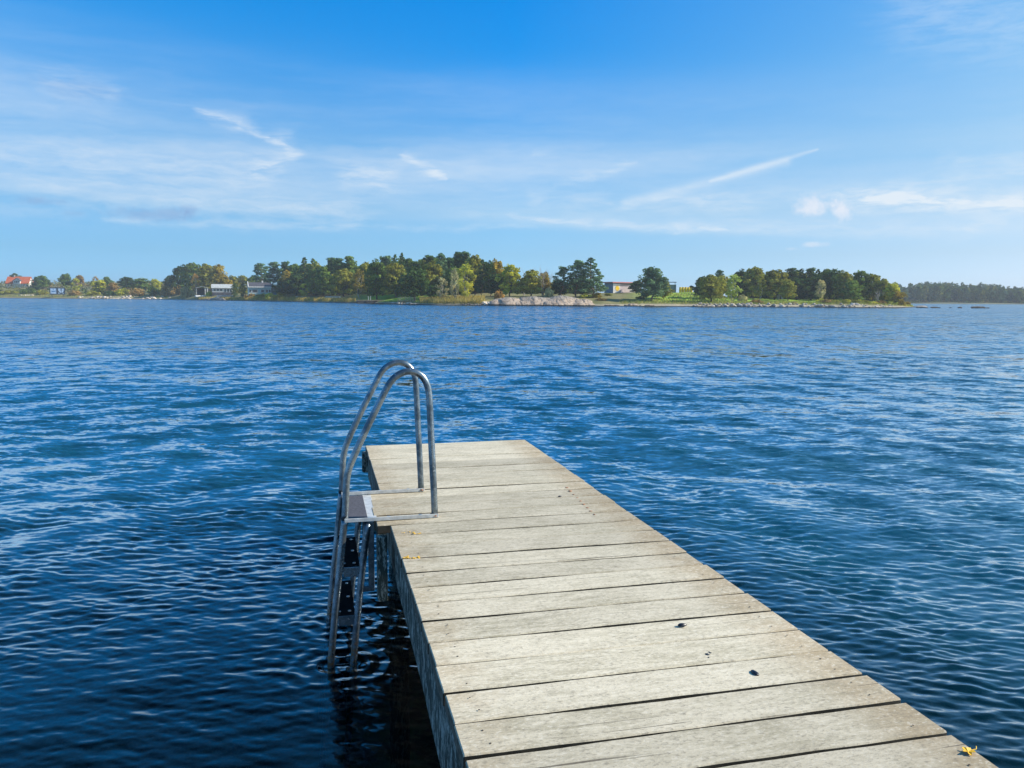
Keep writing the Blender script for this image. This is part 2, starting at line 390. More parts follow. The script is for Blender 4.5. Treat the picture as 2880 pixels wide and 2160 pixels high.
def water_mat():
    m_ = newmat('sea_water'); p = geo()
    px_, py_, pz_ = sep(p)
    at = E.nt.nodes.new('ShaderNodeAttribute'); at.attribute_name = 'fine_slope'; fs = E(at.outputs['Fac'])
    flat = comb(px_, py_)
    n1 = noise(vm('MULTIPLY', flat, (1.6, 3.0, 1)), 1.0, 4, 0.62, color=True)
    n2 = noise(vm('MULTIPLY', flat, (9.0, 15.0, 1)), 1.0, 3, 0.6, color=True)
    n3 = noise(vm('MULTIPLY', flat, (0.25, 0.6, 1)), 1.0, 3, 0.6, color=True)
    cap = noise(vm('MULTIPLY', flat, (26.0, 42.0, 1)), 1.0, 3, 0.6, color=True)
    gust = noise(vm('MULTIPLY', flat, (0.03, 0.05, 1)), 1.0, 4, 0.6)
    half = (0.5, 0.5, 0.5)
    s = vm('ADD', vm('ADD', vscale(vm('SUBTRACT', n1, half), 6.5), vscale(vm('SUBTRACT', n2, half), 4.5)), vscale(vm('SUBTRACT', n3, half), 3.5))
    s = vscale(s, fs*smooth(gust, 0.3, 0.7, 0.85, 1.2))
    s = vm('ADD', s, vscale(vm('SUBTRACT', cap, half), 0.10))
    dist = vm('LENGTH', flat, out=1)
    s4 = (noise(vm('MULTIPLY', flat, (2.4, 0.9, 1)), 1.0, 3, 0.65, w=2.0)-0.5)*smooth(dist, 8.0, 22.0)*0.35+(noise(vm('MULTIPLY', flat, (1.3, 0.28, 1)), 1.0, 4, 0.75, w=5.0)-0.5)*smooth(dist, 18.0, 60.0)*1.3
    s = vm('SUBTRACT', vm('MULTIPLY', s, (0.8, 1.0, 0.0)), comb(0.0, fs*0.8+s4))
    N = vm('NORMALIZE', vm('ADD', geo('Normal'), s))
    fr = E.nt.nodes.new('ShaderNodeFresnel'); fr.inputs['IOR'].default_value = 1.333; E.nt.links.new(N.s, fr.inputs['Normal'])
    gl_ = E.nt.nodes.new('ShaderNodeBsdfGlossy'); gl_.inputs['Roughness'].default_value = 0.05; E.nt.links.new(N.s, gl_.inputs['Normal'])
    df = E.nt.nodes.new('ShaderNodeBsdfDiffuse'); deep = smooth(vm('LENGTH', vm('SUBTRACT', flat, (-1.7, 1.9, 0)), out=1), 2.3, 7.6); deep = (deep+smooth(px_, 0.9, 3.2)*0.5).clamp(); E.nt.links.new(mixc(deep, (0.0002, 0.004, 0.010), (0.006, 0.060, 0.106)).s, df.inputs['Color']); E.nt.links.new(N.s, df.inputs['Normal'])
    tr = E.nt.nodes.new('ShaderNodeBsdfTransparent'); tr.inputs['Color'].default_value = (0.30, 0.55, 0.50, 1)
    b1 = E.nt.nodes.new('ShaderNodeMixShader'); rgt = smooth(px_, 1.0, 2.4)*smooth(py_, 6.0, 3.0)*smooth(px_, 8.0, 4.0); E._in(b1, 0, (linmap(deep, 0, 1, 0.65, 0.05)+rgt*0.33).clamp())
    E.nt.links.new(df.outputs[0], b1.inputs[1]); E.nt.links.new(tr.outputs[0], b1.inputs[2])
    b2 = E.nt.nodes.new('ShaderNodeMixShader'); E.nt.links.new((E(fr.outputs[0])*3.4-0.125).clamp().s, b2.inputs[0])
    E.nt.links.new(b1.outputs[0], b2.inputs[1]); E.nt.links.new(gl_.outputs[0], b2.inputs[2])
    o = E.nt.nodes.new('ShaderNodeOutputMaterial'); E.nt.links.new(b2.outputs[0], o.inputs[0]); return m_
UN, UF = 4.077, 4.654
LADDER_FEET = [(0.028, UN), (0.145, UN), (0.028, UF), (0.150, UF)]
tag(make_water(), 'blue wind-rippled sea', None, None, 'structure')

def value_noise(X, Y, seed, octaves=4, base=1.0):
    out_ = np.zeros_like(X); amp = 1.0; f = base; r = np.random.default_rng(seed); tot = 0
    for o in range(octaves):
        for k in range(3):
            t = r.uniform(0, 6.28); kx, ky = np.cos(t)*f, np.sin(t)*f
            out_ += amp*np.sin(kx*X+ky*Y+r.uniform(0, 6.28)+1.1*np.sin(ky*X*0.7-kx*Y*0.6+r.uniform(0, 6.28)))/3
        tot += amp; amp *= 0.55; f *= 1.93
    return out_/tot
def make_seabed():
    rs = np.concatenate([np.linspace(0.3, 14, 110), np.geomspace(14.6, 9000, 60)])
    an = np.linspace(0, 2*np.pi, 221)[:-1]
    RR, AA = np.meshgrid(rs, an, indexing='ij'); X = RR*np.sin(AA); Y = RR*np.cos(AA)
    right = np.clip((X-0.9)/1.6, 0, 1)*np.clip((6.0-Y)/3.0, 0, 1)*np.clip((9-X)/4, 0, 1)
    Z = -(2.1-1.25*right+np.clip(RR-5, 0, 60)*0.12)+0.10*value_noise(X, Y, 5, 5, 2.5)
    na = len(an); i = np.arange(len(rs)-1)[:, None]; j = np.arange(na)[None, :]
    F_ = np.stack([i*na+j, i*na+(j+1) % na, (i+1)*na+(j+1) % na, (i+1)*na+j], -1).reshape(-1, 4)
    m_ = newmat('weedy_seabed'); p = geo(); a = noise(p, 2.6, 6, 0.7); b = noise(p, 9.0, 4, 0.7)
    c = mixc(smooth(a, 0.40, 0.60), (0.03, 0.045, 0.015), (0.26, 0.27, 0.12)); c = mixc(smooth(b, 0.60, 0.72)*0.6, c, (0.34, 0.30, 0.2))
    out(c, 1.0, 0, a, 0.5, 0.1)
    return link('seabed', mesh('seabed', np.stack([X, Y, Z], -1).reshape(-1, 3), F_, True, [m_]))
def sunk_stones():
    r = random.Random(12); mb = MB()
    for i in range(130):
        X, Y = r.uniform(1.4, 4.5), r.uniform(1.6, 5.0); w = r.uniform(.05, .17); n = 9; z0 = -1.0; V_ = []
        for k, (f, h) in enumerate(((1, 0), (1.05, .35), (.75, .75), (.3, .95))):
            for j in range(n): a = 6.283*j/n; q = w*f*(1+.18*math.sin(3*a+i)); V_.append((X+q*math.cos(a)*1.2, Y+q*math.sin(a), z0+w*1.3*h))
        mb.add(V_, [[k*n+j, k*n+(j+1) % n, (k+1)*n+(j+1) % n, (k+1)*n+j] for k in range(3) for j in range(n)]+[[3*n+j for j in range(n)]])
    o = mb.build('sunken_stones', plain('sunken_stone', (.36, .32, .24), .95, 0, .5, 4), None, True); return tag(o, 'stones lying on the sea bottom right of the jetty', 'stones', None, 'stuff')
sunk_stones()
tag(make_seabed(), 'dark weedy sea bottom below the jetty', None, None, 'structure')

# ------------------------------------------------------------------ jetty (local frame: x across, y along, z = 0 deck top)
JX = 0.336; JW = 1.285
def dk(v, u): p = AX*u+BX*v; return float(p[0]), float(p[1])
jetty = empty('jetty', (*dk(JX+JW/2, 2.0), DECKZ), YAW)
tag(jetty, 'weathered grey wooden bathing jetty running out into the sea', 'jetty')
LX = lambda v: v-(JX+JW/2); LY = lambda u: u-2.0
joints = [6.21, 6.03, 5.85, 5.67, 5.489, 5.286, 5.085, 4.899, 4.70, 4.518, 4.34, 4.165, 3.985, 3.80, 3.614, 3.432, 3.253, 3.077, 2.905, 2.731, 2.549, 2.377, 2.199, 2.026, 1.86]
while joints[-1] > -2.4: joints.append(joints[-1]-0.177)
rp = random.Random(3)
for i in range(len(joints)-1):
    u1, u0_ = joints[i], joints[i+1]; gap = rp.choice([0.010, 0.012, 0.013, 0.015, 0.018])
    if i < 4: gap = 0.009
    w = u1-u0_-gap; yc = (u1+u0_)/2
    x0 = JX+rp.uniform(-0.002, 0.002); x1 = JX+JW+rp.uniform(-0.003, 0.003)
    if 3.95 < yc < 4.75: x0 = 0.266+rp.uniform(-0.004, 0.004)
    L = x1-x0; n = 26; th = 0.045
    # board: long, softly worn edges, slight waviness, sawn ends
    V_ = []; F_ = []; mi = []
    ph = rp.uniform(0, 6.28); ph2 = rp.uniform(0, 6.28); zl = rp.uniform(-0.002, 0.002)
    prof = [(-0.5, -1), (-0.5, -0.09), (-0.5+0.022, 0), (0.5-0.022, 0), (0.5, -0.09), (0.5, -1)]
    ts = [0, 0.0025]+[k/n for k in range(1, n)]+[0.9975, 1]
    for k, t in enumerate(ts):
        x = x0+L*t; wav = 0.0016*math.sin(9*t+ph)+0.001*math.sin(31*t+ph2); cup = 0.0012*math.sin(5*t+ph2)
        e = 0.003 if k in (0, len(ts)-1) else 0
        for a, b in prof:
            V_.append((LX(x), LY(yc)+a*(w-2*e)+(wav if a else 0), zl+b*th*(1)+(cup if b > -0.5 else 0)-(e if b > -0.5 else 0)))
    m6 = len(prof)
    for k in range(len(ts)-1):
        for q in range(m6): F_.append([k*m6+q, k*m6+(q+1) % m6, (k+1)*m6+(q+1) % m6, (k+1)*m6+q])
    F_ += [list(range(m6-1, -1, -1)), [(len(ts)-1)*m6+q for q in range(m6)]]
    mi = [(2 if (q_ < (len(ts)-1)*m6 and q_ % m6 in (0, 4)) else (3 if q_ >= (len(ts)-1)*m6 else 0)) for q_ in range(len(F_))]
    mb = MB(); mb.add([(v[0], v[1]-LY(yc), v[2]) for v in V_], F_); mb.mi = mi
    # screw heads sunk near both ends
    for sx in (JX+0.075, JX+JW-0.075):
        for sy in (-0.26, 0.24):
            if rp.random() < 0.85:
                cx, cy = LX(sx+rp.uniform(-.01, .01)), sy*w+rp.uniform(-.008, .008); rr = rp.uniform(0.0022, 0.0036)
                mb.add([(cx+rr*math.cos(a), cy+rr*math.sin(a), zl+0.0022) for a in np.linspace(0, 6.28, 9)[:-1]], [list(range(8))], 1)
    o = mb.build('plank', [M['deck'], M['screw'], M['gap_shade_grime'], M['endgrain']], jetty); o.location = (0, LY(yc), 0)
# side beams, cross beams and piles
mb = MB(); mb.prism([(-4.275, .105), (4.275, .105), (4.275, -.09), (2.4, -.10), (0.9, -.15), (-0.4, -.28), (-4.275, -.30)], 'x', -.032, .032); s_ = mb.build('side_beam', M['beam'], jetty); s_.location = (LX(JX+0.048), LY(1.9), -0.152)
s2 = s_.copy(); COL.objects.link(s2); s2.parent = jetty; s2.location = (LX(JX+JW-0.06), LY(1.9), -0.152)
for k, u in enumerate((6.12, 3.2, 0.3)):
    mb = MB(); wd = JW+(0.0 if k else 0.03); mb.box((0, 0, 0), (wd-0.14 if k else wd, 0.06, 0.16), bev=0.008)
    o = mb.build('cross_beam', M['beam'], jetty); o.location = (LX(JX+JW/2-(0 if k else 0.012)), LY(u+(0.0 if k else 0.093)), -0.132 if k else -0.130)
for u in (5.6, 1.9, -1.6):
    for v in (JX+0.19, JX+JW-0.19):
        mb = MB(); mb.tube([(0, 0, -2.9), (0, 0, -1.4), (0, 0, -0.055)], [0.075, 0.072, 0.07], 14)
        o = mb.build('pile', M['beam'], jetty, True); o.location = (LX(v), LY(u), 0)
mb = MB(); mb.box((0, 0, 0), (0.05, 0.09, 0.34), bev=0.004); o = mb.build('hanging_post', M['beam'], jetty); o.location = (LX(0.292), LY(3.99), -0.22)
mb = MB(); mb.box((0, 0, 0), (0.055, 0.10, 0.052), bev=0.003); o = mb.build('end_block', M['beam'], jetty); o.location = (LX(0.297), LY(4.26), -0.074)

# small things lying on the boards
def on_deck(px, py, dz=0.0):
    d = ray(px, py); t = (DECKZ+dz-CAMZ)/d[2]; return d[0]*t, d[1]*t
def shell(px, py, rz, L, label):
    me = []; n = 16; V_ = []; F_ = []
    for k in range(7):
        t = k/6; r_ = math.cos(t*math.pi/2)
        for j in range(n):
            a = 2*math.pi*j/n; wid = 0.42*(1-0.35*math.cos(a))
            V_.append((L*0.5*math.cos(a)*r_, L*wid*0.62*math.sin(a)*r_, L*0.22*math.sin(t*math.pi/2)))
    for k in range(6):
        for j in range(n): F_.append([k*n+j, k*n+(j+1) % n, (k+1)*n+(j+1) % n, (k+1)*n+j])
    F_.append(list(range(n-1, -1, -1)))
    mb = MB(); mb.add(V_, F_); o = mb.build('mussel_shell', M['shell'], None, True)
    x, y = on_deck(px, py); o.location = (x, y, DECKZ+0.003); o.rotation_euler = (0.12, 0, rz); return tag(o, label, 'shell', 'mussel shells on the deck')
shell(1919, 1761, R(10), 0.034, 'pointed black mussel shell lying on the planks nearer the ladder')
shell(2122, 1896, R(110), 0.036, 'oval black mussel shell on a plank gap, nearest the right edge')
shell(1575, 1398, R(20), 0.026, 'tiny dark shell lying farthest out on the jetty boards')
def crumbs(name, pts, mat, label, cat, size, seed, kind=None):
    r = random.Random(seed); mb = MB()
    for (px, py) in pts:
        x, y = on_deck(px, py); n = 7; rr = size*r.uniform(0.5, 1.3); h = rr*0.35
        ring = [(x+rr*r.uniform(.7, 1.2)*math.cos(a), y+rr*r.uniform(.7, 1.2)*math.sin(a), DECKZ+0.0006) for a in np.linspace(0, 6.28, n+1)[:-1]]
        top = [(x+(p[0]-x)*.6, y+(p[1]-y)*.6, DECKZ+h) for p in ring]
        mb.add(ring+top, [[i, (i+1) % n, n+(i+1) % n, n+i] for i in range(n)]+[list(range(n, 2*n))])
    o = mb.build(name, mat); return tag(o, label, cat, None, kind)
r = random.Random(4)
crumbs('broken_shell', [(1990+r.gauss(0, 5), 1840+r.gauss(0, 4)) for _ in range(9)], M['shell'], 'crushed black shell bits scattered beside a plank gap', 'shell', 0.004, 1, 'stuff')
crumbs('lichen', [(1125+r.uniform(0, 66), 1501-(_*0.35)+r.gauss(0, 1)) for _ in range(14)], M['lichen'], 'orange lichen along the plank joint nearest the ladder', 'lichen', 0.005, 2, 'stuff')
crumbs('lichen', [(1133+r.uniform(0, 46), 1569+r.gauss(0, 2.5)) for _ in range(26)], M['lichen'], 'thick orange lichen tuft on the left end of a plank joint below the ladder', 'lichen', 0.006, 3, 'stuff')
crumbs('lichen', [(1190+k*9+r.gauss(0, 3), 1563-k*1.15+r.gauss(0, .8)) for k in range(34)], M['lichen'], 'thin dotted line of orange lichen running along a plank joint', 'lichen', 0.003, 4, 'stuff')
for k in range(9): crumbs('bolt_mark', [(1594+k*9.6, 1372+k*9.4)], M['rust'], 'small rusty bolt mark in the row near the right edge of the jetty', 'bolt mark', 0.011, 5+k)['group'] = 'rusty bolt marks'
# yellow leaf
mb = MB(); x, y = on_deck(2722, 2119); ring = []
for k in range(22):
    a = 2*math.pi*k/22; rr = 0.012*(1+0.28*math.sin(5*a)+0.12*math.sin(9*a)); ring.append((rr*1.35*math.cos(a), rr*math.sin(a), 0.004+0.005*abs(math.sin(a*1.5))))
V_ = ring+[(p[0], p[1], p[2]+0.0012) for p in ring]+[(0, 0, 0.003), (0, 0, 0.0045)]
F_ = [[i, (i+1) % 22, 44] for i in range(22)]+[[22+i, 22+(i+1) % 22, 45] for i in range(22)]+[[i, (i+1) % 22, 22+(i+1) % 22, 22+i] for i in range(22)]
mb.add(V_, F_); leaf = mb.build('fallen_leaf', M['leaf'], None, False); leaf.location = (x, y, DECKZ); leaf.rotation_euler = (0.1, 0.05, 0.6)
tag(leaf, 'small crumpled yellow leaf on the nearest right plank', 'leaf')
mb = MB(); mb.tube([(0.02, 0.0, 0.004), (0.034, -0.004, 0.005), (0.045, 0.002, 0.006)], 0.0009, 6); st = mb.build('stem', M['leaf'], leaf)

# ------------------------------------------------------------------ bathing ladder (same local frame, origin at the deck edge)
lad = empty('bathing_ladder', (*dk(0.28, (UN+UF)/2), DECKZ), YAW)
tag(lad, 'galvanised steel bathing ladder with two arched handrails fixed to the jetty edge', 'ladder')
qx = lambda v: v-0.28; qy = lambda u: u-(UN+UF)/2
arch = [(0.576, 0.012), (0.571, 0.16), (0.561, 0.38), (0.553, 0.58), (0.547, 0.665), (0.535, 0.712), (0.514, 0.745), (0.486, 0.765), (0.455, 0.772), (0.425, 0.770), (0.392, 0.756), (0.360, 0.730), (0.332, 0.688), (0.286, 0.598), (0.238, 0.503), (0.190, 0.403), (0.150, 0.314), (0.132, 0.262), (0.123, 0.206), (0.118, 0.122), (0.111, 0.01)]
low = [(0.111, 0.01), (0.102, -0.06), (0.092, -0.15), (0.075, -0.312), (0.053, -0.496), (0.028, -0.757), (-0.03, -1.35)]
for u in (UN, UF):
    mb = MB(); mb.tube([(qx(v), qy(u), z) for v, z in catmull(arch, 4)], 0.0175, 16)
    hr = mb.build('handrail', M['steel'], lad, True)
    mb = MB(); n = 9; mb.add([(qx(0.576)+0.024*math.cos(a)*rp.uniform(.8, 1.15), qy(u)+0.024*math.sin(a)*rp.uniform(.8, 1.15), z) for z in (0.0085, 0.016) for a in np.linspace(0, 6.28, n+1)[:-1]], [[i, (i+1) % n, n+(i+1) % n, n+i] for i in range(n)]+[list(range(n, 2*n))])
    mb.build('rusty_foot', M['rust'], hr)
    mb = MB(); mb.tube([(qx(v), qy(u), z) for v, z in catmull(low, 3)], 0.0178, 16); mb.build('stile', M['steel'], lad, True)
    inn = [(0.228, -0.012), (0.206, -0.17), (0.189, -0.321), (0.168, -0.507), (0.145, -0.755), (0.095, -1.35)]
    mb = MB(); mb.tube([(qx(v), qy(u), z) for v, z in catmull(inn, 3)], 0.0178, 16); mb.build('stile', M['steel'], lad, True)
    mb = MB(); mb.box((qx(0.352), qy(u), 0.0045), (0.485, 0.040, 0.006), bev=0.0015); mb.box((qx(0.352), qy(u)-0.0175, 0.014), (0.485, 0.005, 0.014), bev=0.001)
    br = mb.build('fixing_bar', M['alu'], lad)
    for v in (0.335, 0.50):
        mb = MB(); mb.tube([(qx(v), qy(u)+0.004, 0.0078), (qx(v), qy(u)+0.004, 0.0165)], 0.010, 6); mb.build('bolt', M['bolt'], br)
    mb = MB(); mb.box((qx(0.243), qy(u), -0.19), (0.030, 0.006, 0.37), bev=0.001); mb.box((qx(0.257), qy(u)+0.014, -0.19), (0.005, 0.026, 0.37), bev=0.001)
    mb.box((qx(0.215), qy(u)-0.0005, -0.362), (0.085, 0.020, 0.026), bev=0.001); mb.build('support_bracket', M['steel'], lad)
# top platform and steps
mb = MB(); mb.box((qx(0.195), 0, -0.004), (0.165, UF-UN-0.042, 0.006), bev=0.001)
tp = mb.build('top_step', M['alu'], lad)
mb = MB(); mb.box((qx(0.180), 0.0, 0.0012), (0.100, UF-UN-0.075, 0.003), bev=0.001); mb.build('grip_sheet', M['grip'], tp)
for k, z in enumerate((-0.255, -0.515, -0.775, -1.03)):
    vo = 0.111-0.083*(-z/0.757); vi = vo+0.117; c = (vo+vi)/2
    mb = MB(); mb.box((qx(c), 0, z), (0.088, UF-UN-0.044, 0.014), bev=0.002)
    stp = mb.build('step', M['rubber'], lad)
    mb = MB()
    for s in (-1, 1): mb = MB(); mb.box((qx(c), s*((UF-UN)/2-0.0195), z-0.018), (0.084, 0.006, 0.05), bev=0.001); mb.build('side_plate', M['steel'], stp)
    for s in (-0.21, 0.0, 0.21):
        mb = MB(); mb.tube([(qx(c)+0.017, s, z+0.0075), (qx(c)+0.017, s, z+0.012)], 0.0085, 6); mb.build('bolt', M['bolt'], stp)
    mb = MB(); mb.tube([(qx(c)-0.032, -.21, z+0.0075), (qx(c)-0.032, -.21, z+0.012)], 0.006, 6); mb.build('bolt', M['bolt'], stp)
#LAND
# ------------------------------------------------------------------ far shore: terrain
SH = [(-900, 560), (-300, 500), (0, 470), (217, 440), (480, 425), (560, 385), (700, 338), (940, 268), (1003, 256), (1100, 226), (1224, 206), (1400, 198), (1577, 196), (1840, 201), (2037, 203), (2300, 207), (2400, 205), (2500, 210), (2545, 216), (2570, 232), (2590, 262)]
def shore(px): return np.interp(px, [a for a, b in SH], [b for a, b in SH])
TT = [-8, -3, 0, 1.5, 5, 20, 50, 100, 200, 600]
HP = {-900: [-2, -.8, 0, .3, .8, 2.3, 4.6, 8.0, 12.0, 12], 460: [-2, -.8, 0, .3, .8, 2.3, 4.4, 7.5, 10.5, 11], 600: [-2, -.8, 0, .3, .7, 2.2, 3.0, 5.0, 8.0, 9],
      740: [-2, -.8, 0, .3, .7, 2.1, 3.2, 4.5, 7.0, 8], 900: [-2, -.8, 0, .3, .6, 1.5, 2.7, 3.4, 4.0, 4], 1250: [-2, -.8, 0, .3, .7, 1.6, 3.1, 3.4, 4.0, 4],
      1350: [-2, -.8, 0, .4, .8, 2.2, 3.2, 3.5, 4.0, 4], 1660: [-2, -.8, 0, .4, .9, 2.3, 3.4, 3.8, 4.0, 4], 1800: [-2, -.8, 0, .5, 1.1, 2.5, 4.1, 4.1, 4.0, 4],
      1960: [-2, -.8, 0, .6, 1.0, 2.3, 4.0, 4.0, 3.5, 3], 2060: [-2, -.8, 0, .6, 1.0, 1.9, 2.6, 2.8, 2.5, 2], 2400: [-2, -.8, 0, .6, 1.1, 1.8, 2.0, 2.0, 1.5, -1],
      2520: [-2, -.8, 0, .4, .8, 1.3, 1.0, .2, -1.5, -3], 2560: [-2, -.9, -.1, .15, .3, .4, -.3, -1.5, -3, -4], 2600: [-2, -1.6, -1, -1, -1, -1, -1, -2, -3, -4]}
HK = sorted(HP); HA = np.array([HP[k] for k in HK])
def hgt(px, t, rough=True):
    px = np.asarray(px, float); t = np.asarray(t, float)
    cols = np.stack([np.interp(px, HK, HA[:, k]) for k in range(len(TT))], 0)
    o = np.zeros(np.broadcast(px, t).shape); px_b, t_b = np.broadcast_arrays(px, t)
    for k in range(len(TT)-1):
        a, b = TT[k], TT[k+1]; m_ = (t_b >= a) & ((t_b < b) | (k == len(TT)-2))
        f = (t_b-a)/(b-a); c0 = np.broadcast_to(cols[k], o.shape); c1 = np.broadcast_to(cols[k+1], o.shape); o = np.where(m_, c0+(c1-c0)*f, o)
    if rough: o = o+value_noise(px_b*0.11, t_b*0.35, 21, 4, 0.35)*np.clip(t_b/30, 0, 1)*0.45+value_noise(px_b*0.9, t_b*2.0, 22, 3, 0.5)*0.07*(t_b > 0)
    return o
def spot(px, t):
    d = float(shore(px))+t; x, y = ground(px, d); return x, y, float(hgt(px, t)), d

def build_terrain():
    pxs = np.concatenate([np.arange(-900, -60, 20), np.arange(-60, 2606, 7)]); ts = np.array([-8, -3, -1, 0, .7, 1.5, 3, 5, 8, 11, 15, 20, 26, 33, 41, 50, 62, 78, 100, 130, 165, 200, 260, 350, 480, 600.])
    PX, T = np.meshgrid(pxs, ts, indexing='ij'); T = T+np.where((T > -2) & (T < 4), value_noise(PX*0.6, PX*0+3, 33, 4, 0.25)*1.1, 0)
    D_ = shore(PX)+T; A_ = np.tan(np.arctan2(PX-WPX/2, F)); X = A_*D_; Y = D_; Z = hgt(PX, T)
    lawn = np.clip(1-np.abs(PX-1130)/150, 0, 1)+np.clip(1-np.abs(PX-2080)/330, 0, 1)*1.4; lawn = np.clip(lawn*2.0, 0, 1)*np.clip((T-3)/6, 0, 1)
    n = value_noise(PX*0.3, T*0.8, 41, 4, 0.3)*0.5+0.5
    dry = np.array([.26, .225, .11]); grn = np.array([.25, .36, .045]); ylw = np.array([.30, .25, .09]); rock = np.array([.42, .36, .29]); olive = np.array([.12, .13, .05])
    c = dry[None, None]*n[..., None]+olive*(1-n[..., None])
    c = c*(1-lawn[..., None])+grn*lawn[..., None]*(0.85+0.35*n[..., None])
    yb = (np.clip(1-np.abs(PX-1300)/110, 0, 1)*np.clip(1-np.abs(T-8)/9, 0, 1)+np.clip(1-np.abs(PX-850)/130, 0, 1)*np.clip(1-np.abs(T-5)/8, 0, 1))[..., None]; yb = np.clip(yb*2, 0, 1); c = c*(1-yb)+ylw*yb
    rk = np.clip((2.8-T)/1.5, 0, 1)[..., None]*np.where(PX > 1900, .75, .8)[..., None]+(np.clip(1-np.abs(PX-350)/130, 0, 1)*np.clip(1-np.abs(T-7)/11, 0, 1))[..., None]; rk = np.clip(rk, 0, 1); c = c*(1-rk)+rock*rk
    nr, na = PX.shape; i = np.arange(nr-1)[:, None]; j = np.arange(na-1)[None, :]
    F_ = np.stack([i*na+j, (i+1)*na+j, (i+1)*na+j+1, i*na+j+1], -1).reshape(-1, 4)
    m_ = newmat('shore_ground'); a_ = E.nt.nodes.new('ShaderNodeAttribute'); a_.attribute_name = 'tint'; p = geo()
    n1 = noise(p, 0.35, 6, 0.65); n2 = noise(p, 1.6, 4, 0.7)
    col = mixc(1.0, E(a_.outputs['Color']), ramp(n1*0.6+n2*0.4, [(0.34, (.55, .58, .5)), (0.5, (1, 1, 1)), (0.66, (1.35, 1.3, 1.1))]), 'MULTIPLY')
    z = sep(p)[2]; col = mixc(smooth(z, 0.30, 0.12), col, (0.03, 0.03, 0.028))           # dark weed and wet stone at the water's edge
    out(col, 0.95, 0, n2, 0.5, 0.3, 0.1)
    me = mesh('shore_ground', np.stack([X, Y, Z], -1).reshape(-1, 3), F_, True, [m_], None, c.reshape(-1, 3)); return link('terrain', me)
tag(build_terrain(), 'grassy far shore rising to low hills on the left', None, None, 'structure')
def far_ground():
    pxs = np.arange(2440, 4200, 30); ts = np.array([-6, 0, 3, 10, 40, 120, 300.])
    PX, T = np.meshgrid(pxs, ts, indexing='ij'); D_ = 545-(PX-2440)*0.06+T+12*value_noise(PX*.02, PX*0, 3, 3, 1.0); X = (PX-WPX/2)/F*D_; Z = np.interp(T, ts, [-1, 0, .3, .7, 1.5, 3, 4])
    nr, na = PX.shape; i = np.arange(nr-1)[:, None]; j = np.arange(na-1)[None, :]
    F_ = np.stack([i*na+j, (i+1)*na+j, (i+1)*na+j+1, i*na+j+1], -1).reshape(-1, 4)
    m_ = plain('far_meadow', (.13, .135, .07), .9, 0, .3, .05)
    return link('far_shore', mesh('far_shore', np.stack([X, D_, Z], -1).reshape(-1, 3), F_, True, [m_]))
tag(far_ground(), 'low distant shore on the right', None, None, 'structure')

# ------------------------------------------------------------------ vegetation
def leaf_mat(name, tintattr=True, trans=0.34):
    m_ = newmat(name); a_ = E.nt.nodes.new('ShaderNodeAttribute'); a_.attribute_name = 'tint'
    col = E(a_.outputs['Color'])
    if tintattr: col = mixc(1.0, col, objinfo('Color'), 'MULTIPLY')
    n = noise(geo(), 0.5, 3, 0.6); col = mixc(1.0, col, ramp(n, [(0.3, (.75, .8, .8)), (0.5, (1, 1, 1)), (0.7, (1.35, 1.18, .9))]), 'MULTIPLY')
    d = E.nt.nodes.new('ShaderNodeBsdfDiffuse'); t = E.nt.nodes.new('ShaderNodeBsdfTranslucent'); mx = E.nt.nodes.new('ShaderNodeMixShader'); mx.inputs[0].default_value = trans
    E.nt.links.new(col.s, d.inputs[0]); E.nt.links.new(col.s, t.inputs[0]); E.nt.links.new(d.outputs[0], mx.inputs[1]); E.nt.links.new(t.outputs[0], mx.inputs[2])
    o = E.nt.nodes.new('ShaderNodeOutputMaterial'); E.nt.links.new(mx.outputs[0], o.inputs[0]); return m_
M['foliage'] = leaf_mat('foliage'); M['stuff_leaf'] = leaf_mat('scrub_foliage', False)
M['bark'] = plain('bark', (.085, .065, .05), .95, 0, .4, 2); M['pale_bark'] = plain('pale_bark', (.34, .32, .29), .9, 0, .3, 2); M['pine_bark'] = plain('pine_bark', (.16, .095, .06), .95, 0, .4, 2)
def leaves(cent, rad, n, size, r, up=0.0, flat=1.0, tint=None):
    """n leaf-cluster faces in a soft lump; returns verts, tints"""
    d = r.normal(size=(n, 3)); d /= np.linalg.norm(d, axis=1)[:, None]; q = r.uniform(0.35, 1.0, n)**0.5
    P_ = np.array(cent)+d*q[:, None]*np.array(rad)
    nm = d*np.array([1, 1, 1/flat])+r.normal(size=(n, 3))*0.55+np.array([0, 0, up]); nm /= np.linalg.norm(nm, axis=1)[:, None]
    a = np.cross(nm, r.normal(size=(n, 3))); a /= np.linalg.norm(a, axis=1)[:, None]; b = np.cross(nm, a)
    s = (size*r.uniform(0.55, 1.2, n))[:, None]; a = a*s; b = b*s*r.uniform(.5, 1.0, (n, 1))
    V_ = np.stack([P_-a*.5-b*.25, P_+a*.1-b*.55, P_+a*.55+b*.15, P_-a*.1+b*.55], 1).reshape(-1, 3)
    base = tint if tint is not None else r.uniform(.7, 1.35); T_ = np.repeat((base*r.uniform(.75, 1.25, n))[:, None], 4, 0)
    return V_, np.repeat(T_, 3, 1)
def limb(mb, a, b, r0_, r1_, r, k=4, n=5):
    a, b = Vector(a), Vector(b); L = (b-a).length
    pts = [a.lerp(b, i/k)+Vector((r.gauss(0, .04), r.gauss(0, .04), 0.03*math.sin(i/k*3.14)))*L*(0 if i in (0, k) else 1) for i in range(k+1)]
    mb.tube(pts, [r0_+(r1_-r0_)*i/k for i in range(k+1)], n, 0, False); return pts
def finish(name, VV, TTn, mat):
    V_ = np.concatenate(VV); T_ = np.concatenate(TTn); F_ = np.arange(len(V_)).reshape(-1, 4); return mesh(name, V_, F_, False, [mat], None, T_)
PROTO = {}
